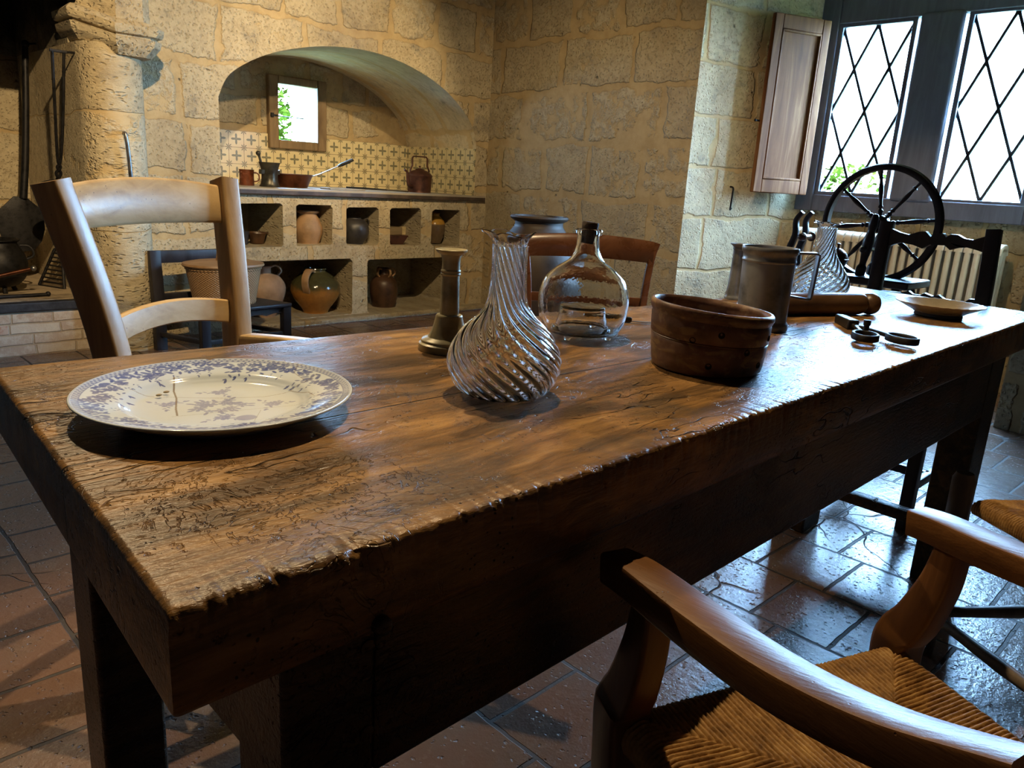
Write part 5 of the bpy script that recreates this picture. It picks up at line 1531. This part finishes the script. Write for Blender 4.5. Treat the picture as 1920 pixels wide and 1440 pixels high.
# hanging shovel and tongs
HXX = 1.235
t = thing('fire_shovel', 'long black fire shovel with a broad blade hanging at the far left in the fireplace', 'shovel', (1.17, 5.30, .50))
b = B(); tube(b, spline([(1.250, 5.30, 1.62), (1.225, 5.30, 1.3), (1.195, 5.30, 1.0), (1.165, 5.30, .78)], 4), lambda k: .016 + .006 * k, 10); ball(b, (1.252, 5.30, 1.63), .022, 12); tube(b, [(1.252, 5.30, 1.63), (1.308, 5.30, 1.64)], .006, 8); obj('shaft', b, M_iron, t)
b = B()
R_ = []
for i, (z, w, dx) in enumerate(((.79, .03, 0), (.745, .075, 0), (.71, .115, 0), (.60, .118, -.004), (.53, .10, -.008), (.475, .055, -.012))):
    R_.append([Vector((1.150 + s * w + dx, 5.292 + .015 * abs(s) , z)) for s in (-1, -.5, 0, .5, 1)] + [Vector((1.150 + s * w + dx, 5.304 + .015 * abs(s), z)) for s in (1, .5, 0, -.5, -1)])
loft(b, R_); obj('blade', b, M_iron, t, 40)
t = thing('fire_tongs', 'pair of long thin black tongs hanging against the stone cheek of the fireplace', 'tongs', (1.22, 4.78, .87))
for s, x0 in enumerate((1.197, 1.250)):
    b = B(); tube(b, spline([(x0, 4.58, 1.538), (x0 * .7 + .3 * 1.222, 4.65, 1.25), (x0 * .3 + .7 * 1.222, 4.72, 1.02), (1.222 + (-.008 if s else .008), 4.74, .975), (1.222 + (.012 if s else -.012), 4.755, .945), (1.222, 4.765, .915)], 5), .0075, 8); obj('rod', b, M_iron, t)
b = B(); sweep(b, [(1.185, 4.58, 1.540), (1.262, 4.58, 1.540)], (.014, .014), (0, 1, 0), .3); obj('top_bar', b, M_iron, t)
b = B(); tube(b, [(1.225, 4.58, 1.540), (1.312, 4.60, 1.545)], .006, 8); obj('hook', b, M_iron, t)
b = B(); lathe(b, smoothprof([(.0, .055), (.05, .045), (.085, .02), (.092, 0)], 4) + [(.088, -.004), (.08, .015), (.0, .045)], (1.215, 4.80, .855), 40); obj('pan', b, M_iron, t)
b = B(); tube(b, [(1.222, 4.76, .93), (1.218, 4.795, .90)], .008, 8); obj('neck', b, M_iron, t)
# bright hook on the rounded jamb
b = B(); tube(b, spline([(1.462, 4.455, 1.160), (1.462, 4.425, 1.170), (1.464, 4.412, 1.150), (1.472, 4.414, 1.05), (1.478, 4.418, .90)], 5), lambda k: .008 + .003 * k, 10)
tag(obj('steel_hanging_hook', b, M_steel), 'bright steel rod hanging from a hole in the rounded stone jamb', 'hook')

# small lidded pot on the wheel bench
p = Vector((3.462, 1.468, .7332))
t = thing('lidded_pot', 'small dark pot with a domed copper lid on the spinning wheel bench', 'pot', p)
b = B(); lathe(b, smoothprof([(.0, 0), (.022, 0), (.026, .004), (.040, .035), (.048, .055)], 3) + [(.050, .058), (.0, .058)], p, 32); obj('pot_body', b, M_blackpot, t, 40)
b = B(); lathe(b, [(.052, .057), (.053, .061)] + smoothprof([(.047, .064), (.040, .085), (.022, .102), (.006, .108)], 3) + [(.005, .118), (.009, .126), (.0, .132)], p, 32); obj('lid', b, M_copper, t, 40)

# ================================================================== OUTSIDE
M_leaf = plain('green_leaves', (.018, .027, .0025), .6, 0, .4, 3, 0, spec=0)
M_bark = plain('bark', (.12, .09, .06), .9, 0, .4, 8, .5, .02)
def tree(label, base, h, spread, n, seed):
    base = Vector(base); rs = random.Random(seed)
    t = thing('tree', label, 'tree', base)
    b = B(); tube(b, spline([base, base + Vector((.1, .05, h * .4)), base + Vector((.0, .1, h * .75))], 5), lambda k: .14 - .09 * k, 10); obj('trunk', b, M_bark, t)
    b = B()
    for i in range(n):
        while True:
            q = Vector((rs.uniform(-1, 1), rs.uniform(-1, 1), rs.uniform(-1, 1)))
            if .25 < q.length < 1: break
        c = base + Vector((q.x * spread, q.y * spread, h * .62 + q.z * h * .40))
        if mnoise.noise(c * 1.6) < -.12: continue
        a = Vector((rs.uniform(-1, 1), rs.uniform(-1, 1), rs.uniform(-.6, .6))).normalized(); d = a.cross(Vector((rs.uniform(-1, 1), rs.uniform(-1, 1), 1))).normalized()
        L_ = rs.uniform(.04, .08)
        v = [b.verts.new(c + a * L_), b.verts.new(c + d * L_ * .45), b.verts.new(c - a * L_), b.verts.new(c - d * L_ * .45)]
        b.faces.new(v)
    obj('foliage', b, M_leaf, t, 0)
tree('leafy green tree outside seen at the left of the small niche window', (4.98, 9.9, -1.2), 4.2, .42, 3000, 4)
tree('leafy green shrub outside seen low through the left lattice window', (10.8, 4.55, -1.6), 3.1, 1.3, 4500, 9)
b = B(); holed(b, [(-8, -20), (40, -20), (40, 40), (-8, 40)], [[(-2.8, -2.8), (5.4, -2.8), (5.4, 6.1), (-2.8, 6.1)]], (0, 0, -1.65), (1, 0, 0), (0, 1, 0))
struct('floor_garden', b, plain('lawn', (.17, .21, .09), .9, 0, .3, 3, 0), smooth=0)
# ================================================================== LIGHT
w = bpy.data.worlds.new('sky'); SC.world = w; w.use_nodes = True
bg = w.node_tree.nodes['Background']
bg.inputs[0].default_value = (.33, .60, 1.0, 1); bg.inputs[1].default_value = 135
w.cycles.sampling_method = 'AUTOMATIC'
def portal(loc, rot, sx, sy):
    L = bpy.data.lights.new('window_portal', 'AREA'); L.shape = 'RECTANGLE'; L.size = sx; L.size_y = sy
    L.cycles.is_portal = True
    o = bpy.data.objects.new('window_portal', L); COL.objects.link(o); o.location = loc; o.rotation_euler = rot
portal((XW + .14, 1.775, 1.6), (0, rad(90), 0), 1.15, 1.3)
portal((3.128, YK + .32, 1.443), (rad(-90), 0, 0), .36, .42)
def lamp(loc, to, power, color, size=.03, angle=70, blend=.4):
    L = bpy.data.lights.new('spot_or_fill', 'SPOT'); L.energy = power; L.color = color; L.shadow_soft_size = size
    L.spot_size = rad(angle); L.spot_blend = blend
    o = bpy.data.objects.new('spot_or_fill', L); COL.objects.link(o); o.location = loc
    d = Vector(to) - Vector(loc); o.rotation_euler = d.to_track_quat('-Z', 'Y').to_euler()
WARM = (1.0, .74, .42)
lamp((.75, 2.55, 2.55), (.55, .75, .7), 85, WARM, .02, 75, .5)
lamp((3.1, 1.9, 2.78), (2.95, 5.3, 1.42), 230, WARM, .03, 40, .8)
lamp((1.5, 1.7, 2.8), (4.31, 4.0, .65), 210, WARM, .03, 58, .8)  # added spot, brightens the bare right-hand wall
lamp((.6, 1.2, 2.85), (1.55, 4.7, 1.45), 470, (1.0, .73, .40), .03, 50, .9)
lamp((1.25, 1.25, 2.8), (.95, .55, .5), 140, WARM, .015, 84, .6)
lamp((2.2, .5, 2.85), (2.1, 1.75, .8), 120, WARM, .03, 42, .6)  # added spot, lights the mahogany crest rail and storage jar
lamp((2.7, 1.5, 2.9), (4.95, 1.75, .45), 110, WARM, .03, 34, .6)  # added spot, lifts the front of the radiator
# ================================================================== CAMERA
cam = bpy.data.cameras.new('camera'); co_ = bpy.data.objects.new('camera', cam); COL.objects.link(co_)
cam.sensor_fit = 'HORIZONTAL'; cam.sensor_width = 36; cam.lens = 36 * 1440.29 / 1920
cam.clip_start = .02
yaw, pit, rol = .786674944, .259279939, .0601387141
fw = Vector((math.cos(yaw) * math.cos(pit), math.sin(yaw) * math.cos(pit), -math.sin(pit)))
rt = Vector((math.sin(yaw), -math.cos(yaw), 0)); up = rt.cross(fw)
r2_ = rt * math.cos(rol) + up * math.sin(rol); u2_ = up * math.cos(rol) - rt * math.sin(rol)
mw = Matrix((( r2_.x, u2_.x, -fw.x, 0), (r2_.y, u2_.y, -fw.y, 0), (r2_.z, u2_.z, -fw.z, 1.05), (0, 0, 0, 1)))
co_.matrix_world = mw
SC.camera = co_
vs_ = SC.view_settings
vs_.view_transform = 'Standard'; vs_.look = 'None'; vs_.exposure = 0.36; vs_.gamma = 1.0; vs_.use_curve_mapping = False
SC.display_settings.display_device = 'sRGB'
cy = SC.cycles
cy.max_bounces = 10; cy.transmission_bounces = 9; cy.transparent_max_bounces = 12; cy.glossy_bounces = 4; cy.diffuse_bounces = 3; cy.use_adaptive_sampling = True; cy.adaptive_threshold = .05
cy.sample_clamp_indirect = 6.0; cy.blur_glossy = .6
cy.use_denoising = True
